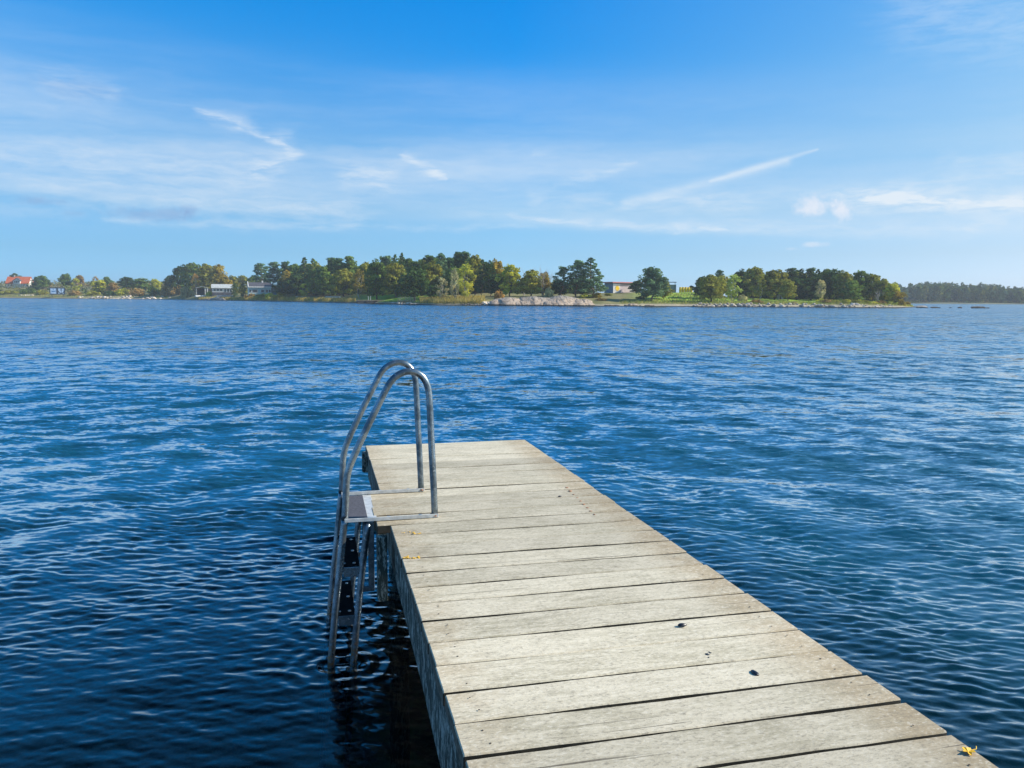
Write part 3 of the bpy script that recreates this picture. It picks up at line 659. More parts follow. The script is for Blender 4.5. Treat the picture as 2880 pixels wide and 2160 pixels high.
def proto(kind, k):
    r = np.random.default_rng(hash((kind == 'oak', len(kind), k)) % 9999+k*17+sum(map(ord, kind))); rr = random.Random(k*31+len(kind)); VV, TN = [], []; mb = MB(); H = 12.0; W_ = 10.0
    def lump(c, rad, n, s, up=0.2, flat=1.0, tint=None):
        a, b = leaves(c, rad, n, s, r, up, flat, tint); VV.append(a); TN.append(b)
    if kind in ('oak', 'gum'):
        lo = 0.11 if kind == 'oak' else 0.0
        limb(mb, (0, 0, -.6), (rr.uniform(-.3, .3), 0, H*.42), .30, .2, rr)
        for i in range(11):
            an = i*2.4; h = (i+.5)/11; q = 1.5*math.sin(math.pi*h)
            lump((math.cos(an)*q, math.sin(an)*q, H*(lo+.12+.70*h)), (1.9, 1.9, 1.3), 46, 1.0)
        for i in range(58):
            an = r.uniform(0, 6.28); h = r.uniform(0, 1); zc = H*(lo+.06+(0.90-lo)*h); prof = math.sin(math.pi*min(1, (h*0.80+.17)))**.65
            q = (r.uniform(.25, 1.0))**.5*prof*(1+0.22*math.sin(an*3+k*2+h*5)); c = (math.cos(an)*q*4.1, math.sin(an)*q*4.1, zc+r.normal()*.25)
            R_ = r.uniform(.8, 1.45); lump(c, (R_, R_, R_*.78), 60, .62)
            if i % 4 == 0: limb(mb, (0, 0, H*rr.uniform(.22, .4)), (c[0]*.85, c[1]*.85, c[2]), .11, .04, rr, 3)
        W_ = 9.0; bark = 'bark'
    elif kind == 'birch':
        limb(mb, (0, 0, -.6), (.3, 0, H*.95), .16, .04, rr, 5)
        limb(mb, (0, 0, -.6), (-1.0, .3, H*.7), .12, .04, rr, 4)
        for i in range(36):
            an = r.uniform(0, 6.28); h = r.uniform(0, 1); zc = H*(.22+.76*h); q = r.uniform(.3, 1)**.5*math.sin(math.pi*(.12+.84*h))**.7
            c = (math.cos(an)*q*2.6, math.sin(an)*q*2.6, zc); lump(c, (.8, .8, 1.0), 36, .5)
            if i % 3 == 0: limb(mb, (0, 0, zc-1.4), c, .06, .02, rr, 2, 4)
        W_ = 5.8; bark = 'pale_bark'
    elif kind in ('pine', 'layer'):
        lean = rr.uniform(-.9, .9); top = (lean, rr.uniform(-.4, .4), H*.96)
        limb(mb, (0, 0, -.6), top, .24, .06, rr, 6, 7)
        N_ = 30 if kind == 'pine' else 44; lo = .34 if kind == 'pine' else .12
        for i in range(N_):
            h = i/(N_-1); zc = H*(lo+(1-lo)*h*.97); an = i*2.4+r.uniform(-.5, .5); ax = h*lean
            if kind == 'pine': q = (1.0-h**2.2*.75)*r.uniform(.45, 1.1)*3.6*(0.72+.28*math.sin(i*1.7+k))
            else: q = ((1-h)**.75*.95+.06)*r.uniform(.55, 1.15)*4.4
            c = (ax+math.cos(an)*q, math.sin(an)*q, zc+.25*q*.3)
            R_ = (1.15 if kind == 'pine' else .5+1.0*(1-h))*r.uniform(.75, 1.2)
            lump(c, (R_, R_, R_*.42), int(64*R_), .56, .6, .5)
            if kind == 'layer' and q > 1.8: lump((ax+math.cos(an)*q*.5, math.sin(an)*q*.5, zc), (R_*.9, R_*.9, .28), 40, .38, .6, .5)
            limb(mb, (ax*.9, 0, zc-.5), (c[0]*.96, c[1]*.96, c[2]-.1), .07, .025, rr, 2, 4)
        lump((top[0], top[1], H*.96), (.6, .6, .5), 40, .34)
        W_ = 7.6 if kind == 'pine' else 8.8; bark = 'pine_bark'
    elif kind == 'spruce':
        limb(mb, (0, 0, -.6), (0, 0, H*.98), .2, .03, rr, 3, 6)
        for i in range(60):
            h = i/59; zc = H*(.08+.9*h); an = i*2.4; q = (1-h)*2.3*r.uniform(.6, 1.1)+.05; R_ = .35+.75*(1-h)
            lump((math.cos(an)*q, math.sin(an)*q, zc-.12*q), (R_, R_, R_*.4), int(46*R_)+10, .34, .4, .6)
        W_ = 5.6; bark = 'bark'
    elif kind == 'bare':
        def br(a, dirv, L, rad, dep):
            b = Vector(a)+Vector(dirv)*L; pts = limb(mb, a, b, rad, rad*.6, rr, 2, 4 if dep else 6)
            if dep >= 4: return
            for q in range(3 if dep < 3 else 2):
                d2 = (Vector(dirv)+Vector((rr.gauss(0, .42), rr.gauss(0, .42), rr.uniform(-.05, .35)))).normalized(); br(pts[-1] if q else pts[1], d2, L*rr.uniform(.55, .8), rad*.58, dep+1)
        for q in range(3): br((0, 0, -.4), Vector((rr.gauss(0, .16), rr.gauss(0, .16), 1)).normalized(), H*.36, .10, 0)
        W_ = 6; bark = 'pale_bark'
        PROTO[kind, k] = (mesh(kind, mb.v, mb.f, True, [M[bark]]), None, H, W_); return
    elif kind == 'bush':
        H = 3.0
        for i in range(22):
            an = r.uniform(0, 6.28); q = r.uniform(0, 1)**.5*1.9; zc = r.uniform(.15, 1)*(2.5-q*.7); lump((math.cos(an)*q, math.sin(an)*q, zc), (.68, .68, .6), 40, .42)
        W_ = 4.9; PROTO[kind, k] = (finish(kind, VV, TN, M['foliage']), None, H, W_); return
    elif kind == 'juniper':
        H = 5.0
        for i in range(30):
            h = i/29; an = i*2.4; q = (math.sin(math.pi*(.1+.8*h)))*.95*r.uniform(.4, 1.05); lump((math.cos(an)*q, math.sin(an)*q, .3+h*4.4), (.42, .42, .55), 36, .26)
        W_ = 2.7; PROTO[kind, k] = (finish(kind, VV, TN, M['foliage']), None, H, W_); return
    tm = mesh('trunk', mb.v, mb.f, True, [M[bark]])
    PROTO[kind, k] = (tm, finish('crown', VV, TN, M['foliage']), H, W_)
def getp(kind, k):
    if (kind, k) not in PROTO: proto(kind, k)
    return PROTO[kind, k]
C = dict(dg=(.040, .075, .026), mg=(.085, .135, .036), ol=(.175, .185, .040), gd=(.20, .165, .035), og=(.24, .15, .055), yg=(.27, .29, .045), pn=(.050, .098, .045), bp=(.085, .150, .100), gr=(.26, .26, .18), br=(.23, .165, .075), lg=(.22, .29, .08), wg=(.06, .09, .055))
NAMES = dict(oak='broadleaf_tree', gum='broadleaf_tree', birch='birch_tree', pine='pine_tree', layer='conifer_tree', spruce='spruce_tree', bare='bare_tree', bush='bush', juniper='juniper_bush')
CATS = dict(oak='tree', gum='tree', birch='tree', pine='pine tree', layer='conifer', spruce='spruce', bare='bare tree', bush='bush', juniper='bush')
cnt = {}
def plant(kind, px, ytop, wpx, t, col, label, group):
    k = cnt.get(kind, 0); cnt[kind] = k+1; nv = dict(oak=4, pine=4, layer=2, spruce=1, bush=4, bare=2, birch=3, juniper=2, gum=3)[kind]; v = k % nv
    tm, cm, H, W_ = getp(kind, v); x, y, z, d = spot(px, t); h = zat(px, ytop, d)-z; w = wpx/F*d*(1.12 if kind in ('oak', 'pine') else 1.0)
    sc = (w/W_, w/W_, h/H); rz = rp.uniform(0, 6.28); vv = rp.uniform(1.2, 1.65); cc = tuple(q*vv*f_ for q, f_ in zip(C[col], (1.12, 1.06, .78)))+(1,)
    if cm is None:
        o = link(NAMES[kind], tm); o.location = (x, y, z); o.rotation_euler.z = rz; o.scale = sc; o.color = cc; tag(o, label, CATS[kind], group); return o
    e = empty(NAMES[kind], (x, y, z), rz); e.scale = sc; tag(e, label, CATS[kind], group)
    a = link('trunk', tm, e); b = link('crown', cm, e); b.color = cc; return e
#  kind, bearing, top, width, metres inland, colour, label
TREES = [
 ('oak', 45, 770, 32, 110, 'wg', 'small dark tree rising behind the red-roofed house'),
 ('gum', 104, 779, 26, 60, 'dg', 'dark green tree directly right of the red-roofed house'),
 ('oak', 123, 775, 36, 75, 'mg', 'rounded mid-green tree, second to the right of the red-roofed house'),
 ('oak', 187, 772, 36, 90, 'mg', 'broad dark tree topping the hill above the anchor sign'),
 ('oak', 226, 775, 26, 95, 'br', 'brownish round tree on the left hill skyline'),
 ('birch', 216, 784, 28, 30, 'yg', 'light yellow-green young tree right of the anchor sign'),
 ('birch', 270, 778, 20, 80, 'br', 'narrow brown tree on the skyline between two pale green ones'),
 ('gum', 281, 786, 46, 32, 'yg', 'wide pale yellow-green tree on the left shore meadow'),
 ('gum', 302, 780, 34, 85, 'mg', 'rounded green tree behind the wide pale yellow-green one'),
 ('gum', 318, 795, 40, 32, 'br', 'low brownish tree right of the wide pale yellow-green one'),
 ('oak', 358, 780, 48, 65, 'dg', 'dark rounded tree in the middle of the left hillside'),
 ('gum', 400, 781, 50, 60, 'mg', 'green tree with flattened top halfway along the left hillside'),
 ('gum', 437, 786, 36, 40, 'yg', 'light green tree above the pale stone bank'),
 ('oak', 478, 775, 36, 55, 'dg', 'dark tree just left of the tall golden-green grove'),
 ('oak', 512, 750, 52, 44, 'dg', 'darkest green tree at the left end of the golden grove'),
 ('oak', 545, 742, 66, 48, 'mg', 'tall dark green tree in the golden grove, second from its left end'),
 ('oak', 582, 745, 66, 46, 'ol', 'olive-gold tree at the centre of the golden grove'),
 ('oak', 614, 744, 52, 46, 'gd', 'golden-brown tree with a rounded top in the golden grove'),
 ('gum', 632, 777, 56, 38, 'gd', 'low golden tree sloping down at the right end of the grove'),
 ('birch', 551, 772, 26, 20, 'og', 'small orange-red tree in front of the golden grove'),
 ('oak', 657, 778, 40, 120, 'ol', 'olive tree on the skyline behind the low white house'),
 ('oak', 683, 776, 36, 130, 'ol', 'far olive tree on the skyline left of the teal house'),
 ('oak', 712, 779, 40, 120, 'mg', 'far green tree on the skyline over the teal house gable'),
 ('gum', 742, 782, 50, 90, 'gd', 'golden tree showing over the dark roof of the teal house'),
 ('pine', 735, 743, 56, 44, 'bp', 'leaning pine at the left edge of the central wood, over the teal house'),
 ('pine', 771, 739, 56, 40, 'bp', 'blue-green pine over the right half of the teal house'),
 ('pine', 806, 738, 52, 48, 'pn', 'pine with a domed top, left of the tall spiky pair'),
 ('gum', 808, 764, 48, 32, 'gd', 'yellow-gold tree low in front of the domed pine'),
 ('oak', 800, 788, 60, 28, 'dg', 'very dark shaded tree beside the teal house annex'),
 ('layer', 859, 725, 54, 42, 'pn', 'tall dark conifer with a pointed tip, left one of the spiky pair'),
 ('layer', 884, 728, 56, 36, 'mg', 'pale-tipped spruce, right one of the spiky pair'),
 ('birch', 855, 799, 30, 14, 'yg', 'small yellow-green tree lit at the edge of the shaded lawn'),
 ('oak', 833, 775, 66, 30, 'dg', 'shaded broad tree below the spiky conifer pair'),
 ('oak', 908, 752, 66, 34, 'mg', 'green broadleaf tree right of the pale-tipped spruce'),
 ('pine', 937, 727, 50, 50, 'pn', 'dark pine breaking the skyline, left of the flat-topped pines'),
 ('oak', 968, 758, 72, 30, 'ol', 'olive oak with a pale crown in front of the flat-topped pines'),
 ('pine', 955, 729, 54, 40, 'pn', 'flat-topped pine over the pale-crowned olive oak'),
 ('pine', 984, 723, 58, 46, 'mg', 'light green flat-topped pine with bare twigs on top'),
 ('birch', 1013, 760, 44, 16, 'gd', 'narrow golden-brown birch leaning out over the lawn'),
 ('oak', 1035, 738, 54, 36, 'ol', 'green tree with an even rounded top behind the golden birch'),
 ('oak', 1060, 738, 72, 14, 'mg', 'large oak with orange-tinged shoulders at the front of the wood'),
 ('pine', 1078, 725, 46, 42, 'pn', 'slim dark pine directly behind the oak with orange shoulders'),
 ('pine', 1095, 722, 46, 46, 'bp', 'blue-green pine between the slim dark pine and the spindly pair'),
 ('layer', 1113, 717, 44, 36, 'pn', 'spindly pine, shorter one of the spindly pair on the skyline'),
 ('layer', 1130, 712, 44, 36, 'pn', 'spindly pine, tallest tip of the whole wood'),
 ('oak', 1112, 742, 72, 24, 'ol', 'olive-golden tree below the spindly pine pair'),
 ('oak', 1140, 757, 54, 30, 'mg', 'mid-green tree over the left part of the sunlit lawn'),
 ('pine', 1172, 737, 58, 38, 'pn', 'spreading pine with flat plates above the sunlit lawn'),
 ('oak', 1166, 752, 80, 12, 'dg', 'big dark oak standing alone at the right end of the sunlit lawn'),
 ('oak', 1212, 742, 70, 26, 'ol', 'broad tree with a golden top, right of the big dark oak'),
 ('pine', 1210, 721, 60, 42, 'pn', 'dark pine with a flat left arm above the golden-topped tree'),
 ('pine', 1238, 716, 44, 40, 'bp', 'pine with bare top twigs, left of the twin high pines'),
 ('pine', 1264, 727, 46, 44, 'pn', 'shorter dark pine between the twig-topped pine and the high pair'),
 ('pine', 1289, 712, 52, 38, 'pn', 'left one of the two highest rounded pines'),
 ('pine', 1311, 711, 50, 38, 'pn', 'right one of the two highest rounded pines'),
 ('oak', 1274, 754, 60, 28, 'mg', 'green tree under the two highest rounded pines'),
 ('birch', 1310, 746, 58, 22, 'yg', 'light green tree in front of the two highest rounded pines'),
 ('oak', 1336, 721, 58, 34, 'ol', 'olive-brown tree immediately right of the two highest pines'),
 ('birch', 1243, 784, 42, 9, 'gr', 'small grey-green tree at the edge of the yellow grass'),
 ('birch', 1277, 758, 32, 8, 'gr', 'silvery thin birch with a straight pale trunk'),
 ('birch', 1310, 793, 30, 9, 'yg', 'small yellow-green sapling right of the silvery birch'),
 ('oak', 1222, 800, 40, 14, 'dg', 'dark undergrowth tree behind the small grey-green tree'),
 ('layer', 1357, 731, 54, 30, 'pn', 'dense conifer right of the olive-brown tree'),
 ('layer', 1378, 733, 50, 28, 'dg', 'dark conifer, leftmost of the pair at the end of the wood'),
 ('oak', 1398, 736, 48, 32, 'gd', 'golden-green tree behind the dark conifers at the wood end'),
 ('oak', 1435, 747, 62, 24, 'yg', 'bright yellow-green oak above the left part of the granite outcrop'),
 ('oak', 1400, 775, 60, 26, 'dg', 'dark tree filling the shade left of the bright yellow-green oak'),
 ('bare', 1474, 746, 44, 32, 'gr', 'leafless tree between two autumn oaks'),
 ('oak', 1492, 759, 64, 24, 'ol', 'oak with orange top above the middle of the granite outcrop'),
 ('oak', 1529, 769, 42, 28, 'gd', 'small golden tree right of the orange-topped oak'),
 ('bare', 1525, 737, 40, 26, 'gr', 'tall spindly leafless tree on the skyline'),
 ('bare', 1546, 752, 34, 28, 'gr', 'shorter leafless tree just left of the open pine group'),
 ('oak', 1572, 788, 48, 26, 'dg', 'dark low tree at the foot of the open pine group'),
 ('pine', 1583, 752, 56, 24, 'bp', 'open-crowned pine, left of the three on the outcrop'),
 ('pine', 1620, 734, 70, 22, 'bp', 'large open pine with wide crown, middle of the three on the outcrop'),
 ('oak', 1636, 779, 56, 26, 'dg', 'dark broadleaf tree beneath the large open pine'),
 ('layer', 1661, 726, 92, 20, 'bp', 'tall tapering conifer with long layered branches, right of the three on the outcrop'),
 ('gum', 1792, 790, 54, 46, 'dg', 'dark bushy tree in front of the pale pavilion, left of the lone oak'),
 ('oak', 1836, 751, 84, 9, 'bp', 'lone grey-green oak on the shore lawn beside the pavilion'),
 ('oak', 1868, 794, 44, 14, 'ol', 'olive lower tree tucked against the right side of the lone oak'),
 ('oak', 1975, 779, 54, 18, 'dg', 'dark left half of the double oak on the right lawn'),
 ('oak', 1998, 775, 74, 8, 'ol', 'golden-olive oak close to the stone edge on the right lawn'),
 ('pine', 2019, 761, 38, 44, 'bp', 'small pine top showing behind the golden-olive oak'),
 ('oak', 2033, 775, 54, 34, 'ol', 'light olive tree behind the gap right of the golden-olive oak'),
 ('birch', 2060, 775, 58, 14, 'lg', 'airy pale tree with slanting thin trunks on the right lawn'),
 ('oak', 2082, 763, 56, 38, 'dg', 'dark tree at the left end of the right-hand wood'),
 ('oak', 2120, 754, 72, 34, 'ol', 'olive tree, high rounded top at the left end of the right-hand wood'),
 ('birch', 2135, 775, 46, 22, 'ol', 'slim golden-olive tree in front of the high rounded one'),
 ('oak', 2178, 761, 88, 24, 'ol', 'widest golden-olive oak at the front of the right-hand wood'),
 ('oak', 2215, 789, 46, 16, 'ol', 'low umbrella-shaped tree beside the small white tent'),
 ('pine', 2222, 756, 64, 40, 'dg', 'dark pine in the right-hand wood, left of the dense row'),
 ('layer', 2250, 756, 58, 36, 'dg', 'dark conifer, first of the dense row in the right-hand wood'),
 ('pine', 2276, 756, 60, 36, 'dg', 'dark pine, second of the dense row in the right-hand wood'),
 ('layer', 2298, 758, 54, 32, 'dg', 'dark conifer, third of the dense row in the right-hand wood'),
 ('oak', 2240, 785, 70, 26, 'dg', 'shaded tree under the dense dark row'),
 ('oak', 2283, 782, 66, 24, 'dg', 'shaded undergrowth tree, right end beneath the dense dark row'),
 ('birch', 2306, 790, 34, 12, 'gr', 'slender grey-green tree with a pale trunk at the wood edge'),
 ('oak', 2322, 759, 56, 28, 'mg', 'green tree to the right of the dense dark row'),
 ('oak', 2347, 757, 56, 24, 'dg', 'dark green rounded tree before the notch in the wood skyline'),
 ('oak', 2372, 766, 52, 20, 'ol', 'olive tree in the notch of the right wood skyline'),
 ('oak', 2417, 764, 62, 24, 'mg', 'green tree right of the notch in the wood skyline'),
 ('oak', 2454, 773, 54, 20, 'ol', 'olive tree on the descending skyline, first after the notch tree'),
 ('oak', 2484, 784, 52, 16, 'ol', 'gold-tinged tree on the descending skyline near the point'),
 ('oak', 2508, 798, 48, 10, 'yg', 'low yellow-green tree near the tip of the point'),
 ('gum', 2527, 817, 40, 5, 'gd', 'last small golden bushy tree at the tip of the point'),
 ('oak', 2395, 790, 56, 16, 'mg', 'mid-height green tree under the notch'),
 ('bare', 2468, 808, 26, 9, 'gr', 'small pale leafless tree above the scrub on the point'),
]
for r_ in TREES: plant(*r_, 'trees along the far shore')
for i in range(34):
    px = 812+i*17.8 if i < 33 else 1395; sky_y = np.interp(px, [812, 860, 950, 1040, 1130, 1230, 1300, 1400], [748, 742, 738, 746, 728, 728, 722, 742])+rp.uniform(-2, 9)
    plant('oak' if i % 3 else 'gum', px, sky_y, 62, rp.uniform(50, 60), rp.choice(['mg', 'ol', 'mg', 'dg']), 'green tree of the closed rear rows of the central wood', 'rear rows of the central wood')
for i in range(14):
    px = 2095+i*24; plant('oak', px, np.interp(px, [2095, 2200, 2330, 2410], [768, 765, 766, 776])+rp.uniform(0, 8), 62, rp.uniform(42, 50), rp.choice(['mg', 'ol', 'dg']), 'green tree of the closed rear rows of the right-hand wood', 'rear rows of the right-hand wood')
BUSH = [
 ('bush', 30, 812, 60, 22, 'ol', 'olive bush below the left part of the red-roofed house'), ('bush', 82, 806, 50, 26, 'mg', 'dark green bush below the red-roofed house'),
 ('bush', 118, 812, 40, 20, 'ol', 'olive bush halfway to the anchor sign'), ('bush', 212, 813, 40, 16, 'br', 'brown bush right beside the anchor sign'),
 ('bush', 262, 813, 44, 16, 'ol', 'olive bush at the start of the stone bank'), ('bush', 310, 814, 44, 16, 'dg', 'dark low bush behind the stone bank'),
 ('bush', 345, 804, 44, 18, 'yg', 'yellow-green bush behind the stone bank'), ('bush', 384, 803, 50, 16, 'br', 'rusty brown bush behind the stone bank'),
 ('bush', 436, 800, 46, 18, 'dg', 'dark bush behind the right end of the stone bank'), ('bush', 470, 797, 44, 16, 'br', 'russet bush left of the grey rounded one'),
 ('bush', 500, 797, 40, 20, 'br', 'second russet bush touching the grey rounded one'),
 ('bush', 527, 793, 46, 10, 'gr', 'large rounded grey-green bush near the upturned boat'),
 ('juniper', 660, 797, 25, 14, 'dg', 'dark upright juniper before the right end of the white house'), ('juniper', 684, 798, 27, 14, 'dg', 'second dark juniper, split stem, right of the white house'),
 ('bush', 592, 815, 26, 18, 'yg', 'small yellowish bush in front of the carport'), ('bush', 704, 822, 36, 8, 'br', 'low brown bush at the water left of the teal house'),
 ('bush', 735, 821, 44, 8, 'ol', 'low olive bush below the teal house windows'), ('bush', 765, 818, 46, 8, 'yg', 'yellow-green bush below the teal house'),
 ('bush', 790, 818, 44, 8, 'gd', 'golden bush at the right end of the shore thicket'), ('bush', 818, 824, 34, 10, 'br', 'brown bush ending the shore thicket'),
 ('bush', 1404, 810, 32, 16, 'og', 'rust-coloured bush on the left end of the granite outcrop'), ('bush', 1545, 800, 30, 20, 'gr', 'grey leafless-looking bush behind the granite outcrop'),
 ('bush', 1648, 822, 40, 18, 'yg', 'yellow-green bush under the tall tapering conifer'), ('bush', 1678, 818, 34, 18, 'gd', 'golden bush right of the tall tapering conifer'),
 ('bush', 1690, 836, 40, 10, 'br', 'brown bush in the hollow right of the outcrop'), ('bush', 1712, 822, 30, 28, 'ol', 'olive bush below the grey pavilion wall'),
 ('bush', 1800, 829, 30, 12, 'dg', 'small dark bush left of the lone oak trunk'), ('bush', 2088, 824, 34, 12, 'gr', 'grey bush on the right lawn near the slanting trunks'),
 ('bush', 2130, 838, 40, 5, 'br', 'brown heather clump behind the stone edge'), ('bush', 2235, 846, 20, 4, 'gr', 'grey shrub at the right end of the stone edge'),
]
for r_ in BUSH: plant(*r_, 'bushes along the far shore')
rb = random.Random(9)
for i, px in enumerate(range(2312, 2548, 13)):
    plant('bush', px+rb.uniform(-3, 3), 836+(px-2312)*0.042+rb.uniform(-2, 3), 34, 6 if i % 2 else 9, rb.choice(['ol', 'yg', 'br', 'mg']) if px < 2480 else rb.choice(['gd', 'og', 'yg']), 'low shrub in the sunlit scrub belt in front of the right-hand wood', 'scrub belt on the point')

# hillside scrub (nobody could count it), shore grass, far wood
def scrub():
    r = np.random.default_rng(5); VV, TN = [], []; pal = [C[k] for k in ('ol', 'mg', 'br', 'yg', 'gr', 'dg', 'ol', 'br')]
    for i in range(1500):
        px = r.uniform(-320, 760) if i < 760 else [r.uniform(770, 1640), r.uniform(2085, 2500)][i % 3 == 0]; t = r.uniform(26, 190) if px < 600 else (r.uniform(56, 110) if px < 2000 else r.uniform(40, 70))
        x, y, z, d = spot(px, t); s = r.uniform(1.0, 2.6)*(1 if t < 80 else 1.35); s = s if i < 760 else r.uniform(2.6, 3.8); c = pal[r.integers(len(pal))] if px < 760 else C[['dg', 'mg'][i % 2]]
        a, b = leaves((x, y, z+s*.4), (s*1.3, s, s*.75), 46, .75 if i < 760 else 1.3, r, .4, 1.0, 1.0); VV.append(a); TN.append(b*np.array(c))
    return link('hillside_scrub', finish('scrub', VV, TN, M['stuff_leaf']))
tag(scrub(), 'mixed olive and brown scrub covering the low hills behind the shore', 'scrub', None, 'stuff')
def grass(name, ranges, n, cols, h0, label):
    r = np.random.default_rng(8); VV, TN = [], []
    px = np.concatenate([r.uniform(a, b, int(n*q)) for a, b, t0, t1, q in ranges]); t = np.concatenate([r.uniform(t0, t1, int(n*q)) for a, b, t0, t1, q in ranges])
    d = shore(px)+t; X = (px-WPX/2)/F*d; Z = hgt(px, t); m_ = len(px); h = h0*r.uniform(.5, 1.2, m_); w = r.uniform(.05, .12, m_); dxn = r.normal(0, .22, (m_, 2))*h[:, None]; an = r.uniform(0, 3.14, m_)
    a = np.stack([np.cos(an)*w, np.sin(an)*w, np.zeros(m_)], 1); b0 = np.stack([X, d, Z-.05], 1); tp = b0+np.stack([dxn[:, 0], dxn[:, 1], h], 1)
    V_ = np.stack([b0-a, b0+a, tp+a*.3, tp-a*.3], 1).reshape(-1, 3); cc = np.array(cols)[r.integers(0, len(cols), m_)]*r.uniform(.7, 1.3, (m_, 1)); T_ = np.repeat(cc, 4, 0)
    o = link(name, mesh(name, V_, np.arange(len(V_)).reshape(-1, 4), False, [M['stuff_leaf']], None, T_)); tag(o, label, 'grass', None, 'stuff')
grass('reeds', [(1180, 1362, 2, 15, .5), (690, 1000, 1.5, 9, .35), (560, 700, 1, 6, .15)], 9000, [(.48, .36, .10), (.40, .33, .10), (.33, .30, .10)], 1.1, 'yellow reeds and tall grass along the middle of the far shore')
grass('shore_grass', [(1740, 2560, 3, 9, .5), (0, 480, 4, 18, .3), (1840, 2060, 10, 40, .2)], 7000, [(.28, .34, .06), (.36, .31, .12), (.20, .28, .05)], .5, 'short green and straw grass fringing the lawns of the far shore')
def far_wood():
    r = np.random.default_rng(15); VV, TN = [], []
    tops = [(2440, 812), (2520, 800), (2545, 803), (2590, 795), (2640, 794), (2700, 800), (2760, 798), (2830, 808), (2880, 812), (3100, 806), (3600, 800), (4200, 800)]
    for i in range(760):
        px = r.uniform(2450, 4150) if i > 380 else r.uniform(2450, 2950); row = r.uniform(0, 1); d = 549-(px-2440)*0.06+8+row*70; x, y = ground(px, d)
        ht = (zat(px, np.interp(px, [a for a, b in tops], [b for a, b in tops]), d)-1.5)*r.uniform(.74, 1.02)*(.82+.18*row); z = 1.2+row*1.5; w = r.uniform(2.2, 3.8); c = C[['wg', 'dg', 'bp', 'mg', 'pn'][r.integers(5)]] if r.uniform() > .12 else C['ol']
        for q in range(7):
            f = q/6; rr_ = w*(1-.65*abs(f-.42)*1.6); a, b = leaves((x+r.normal()*.6, y+r.normal()*.6, z+ht*(.12+.8*f)), (rr_, rr_, ht*.12), 22, 1.15, r, .3, 1, r.uniform(.7, 1.3)); VV.append(a); TN.append(b*np.array(c))
    for i in range(200):
        px = r.uniform(2450, 4150) if i > 100 else r.uniform(2500, 2950); d = 555-(px-2440)*0.06+r.uniform(2, 14); x, y = ground(px, d)
        a, b = leaves((x, y, 1.2), (3, 2, 1.3), 26, .9, r, .4, 1, 1.0); VV.append(a); TN.append(b*np.array(C[['ol', 'br', 'lg'][r.integers(3)]]))
    return link('far_wood', finish('far_wood', VV, TN, M['stuff_leaf']))
tag(far_wood(), 'hazy blue-green wood on the distant right shore', 'wood', None, 'stuff')

# ------------------------------------------------------------------ granite and stones
def granite():
    m_ = newmat('pink_grey_granite'); p = geo(); a = noise(p, 0.45, 6, 0.65); b = noise(p, 2.5, 5, 0.7); z = sep(p)[2]
    cr = noise(vm('MULTIPLY', p, (0.35, 0.5, 1.6)), 1.0, 4, 0.6, dist=1.2)
    c = mixc(smooth(z+(a-0.5)*3.0, 1.3, 2.7), (0.38, 0.295, 0.225), (0.24, 0.225, 0.195)); c = mixc(smooth(b, 0.5, 0.68)*0.6, c, (0.58, 0.50, 0.43)); c = mixc(smooth(b, 0.42, 0.3)*0.5, c, (0.16, 0.15, 0.14))
    crk = smooth(E.m('ABSOLUTE', cr-0.5), 0.018, 0.004); c = mixc(crk, c, (0.05, 0.04, 0.035)); c = mixc(smooth(z+(a-0.5)*0.3, 0.42, 0.26), c, (0.022, 0.022, 0.022))
    out(c, 0.9, 0, a+b*0.5-crk*0.6, 0.8, 0.35, 0.2); return m_
M['granite'] = granite()
def outcrop(name, domes, px0, px1, t0, t1, seed, label, nx=200, nt_=48):
    PX, T = np.meshgrid(np.linspace(px0, px1, nx), np.linspace(t0, t1, nt_), indexing='ij'); Z = np.full(PX.shape, -0.8)
    for pc, tcn, rx, rt, h in domes:
        q = 1-((PX-pc+value_noise(PX*.1, T*.3, seed, 3, 1)*8)/rx)**2-((T-tcn)/rt)**2; Z = np.maximum(Z, -0.8+(h*0.86+0.8)*np.clip(q, 0, 1)**.55)
    cr = value_noise(PX*.09+T*.25, T*.16-PX*.012, seed+2, 3, 1.3); Z = Z-0.28*np.exp(-(cr/.05)**2)*(Z > -.3)+value_noise(PX*.5, T*1.1, seed+5, 4, .6)*.06*(Z > -.5)+value_noise(PX*.12, T*.25, seed+7, 2, .8)*.16*(Z > -.3)
    D_ = shore(PX)+T; X = (PX-WPX/2)/F*D_; na = PX.shape[1]; i = np.arange(nx-1)[:, None]; j = np.arange(na-1)[None, :]
    F_ = np.stack([i*na+j, (i+1)*na+j, (i+1)*na+j+1, i*na+j+1], -1).reshape(-1, 4)
    return tag(link(name, mesh(name, np.stack([X, D_, Z], -1).reshape(-1, 3), F_, True, [M['granite']])), label, 'rock')
outcrop('granite_outcrop', [(1428, 8, 62, 11, 2.5), (1500, 13, 80, 15, 2.8), (1575, 13, 80, 15, 3.0), (1632, 9, 58, 11, 2.1), (1392, 4, 38, 6, 1.5), (1460, 4, 70, 6, 1.6), (1555, 3.5, 80, 5.5, 1.5), (1655, 4, 42, 6, 1.0)], 1352, 1704, -3, 30, 3, 'big smooth pink and grey granite outcrop below the three open pines')
outcrop('granite_slab', [(1720, 2.5, 45, 4, .7), (1775, 2.5, 60, 4, .8), (1745, 9, 50, 5, 1.3), (1820, 2, 34, 3.5, .6)], 1670, 1860, -2.5, 16, 12, 'low flat pink rock slab at the water between outcrop and lone oak', 120, 30)
outcrop('granite_slab', [(612, 3, 32, 7, 1.7), (590, 1, 30, 5, 1.0)], 556, 648, -4, 12, 18, 'pale pink rock slab sloping into the water before the white house', 80, 30)
STN = []
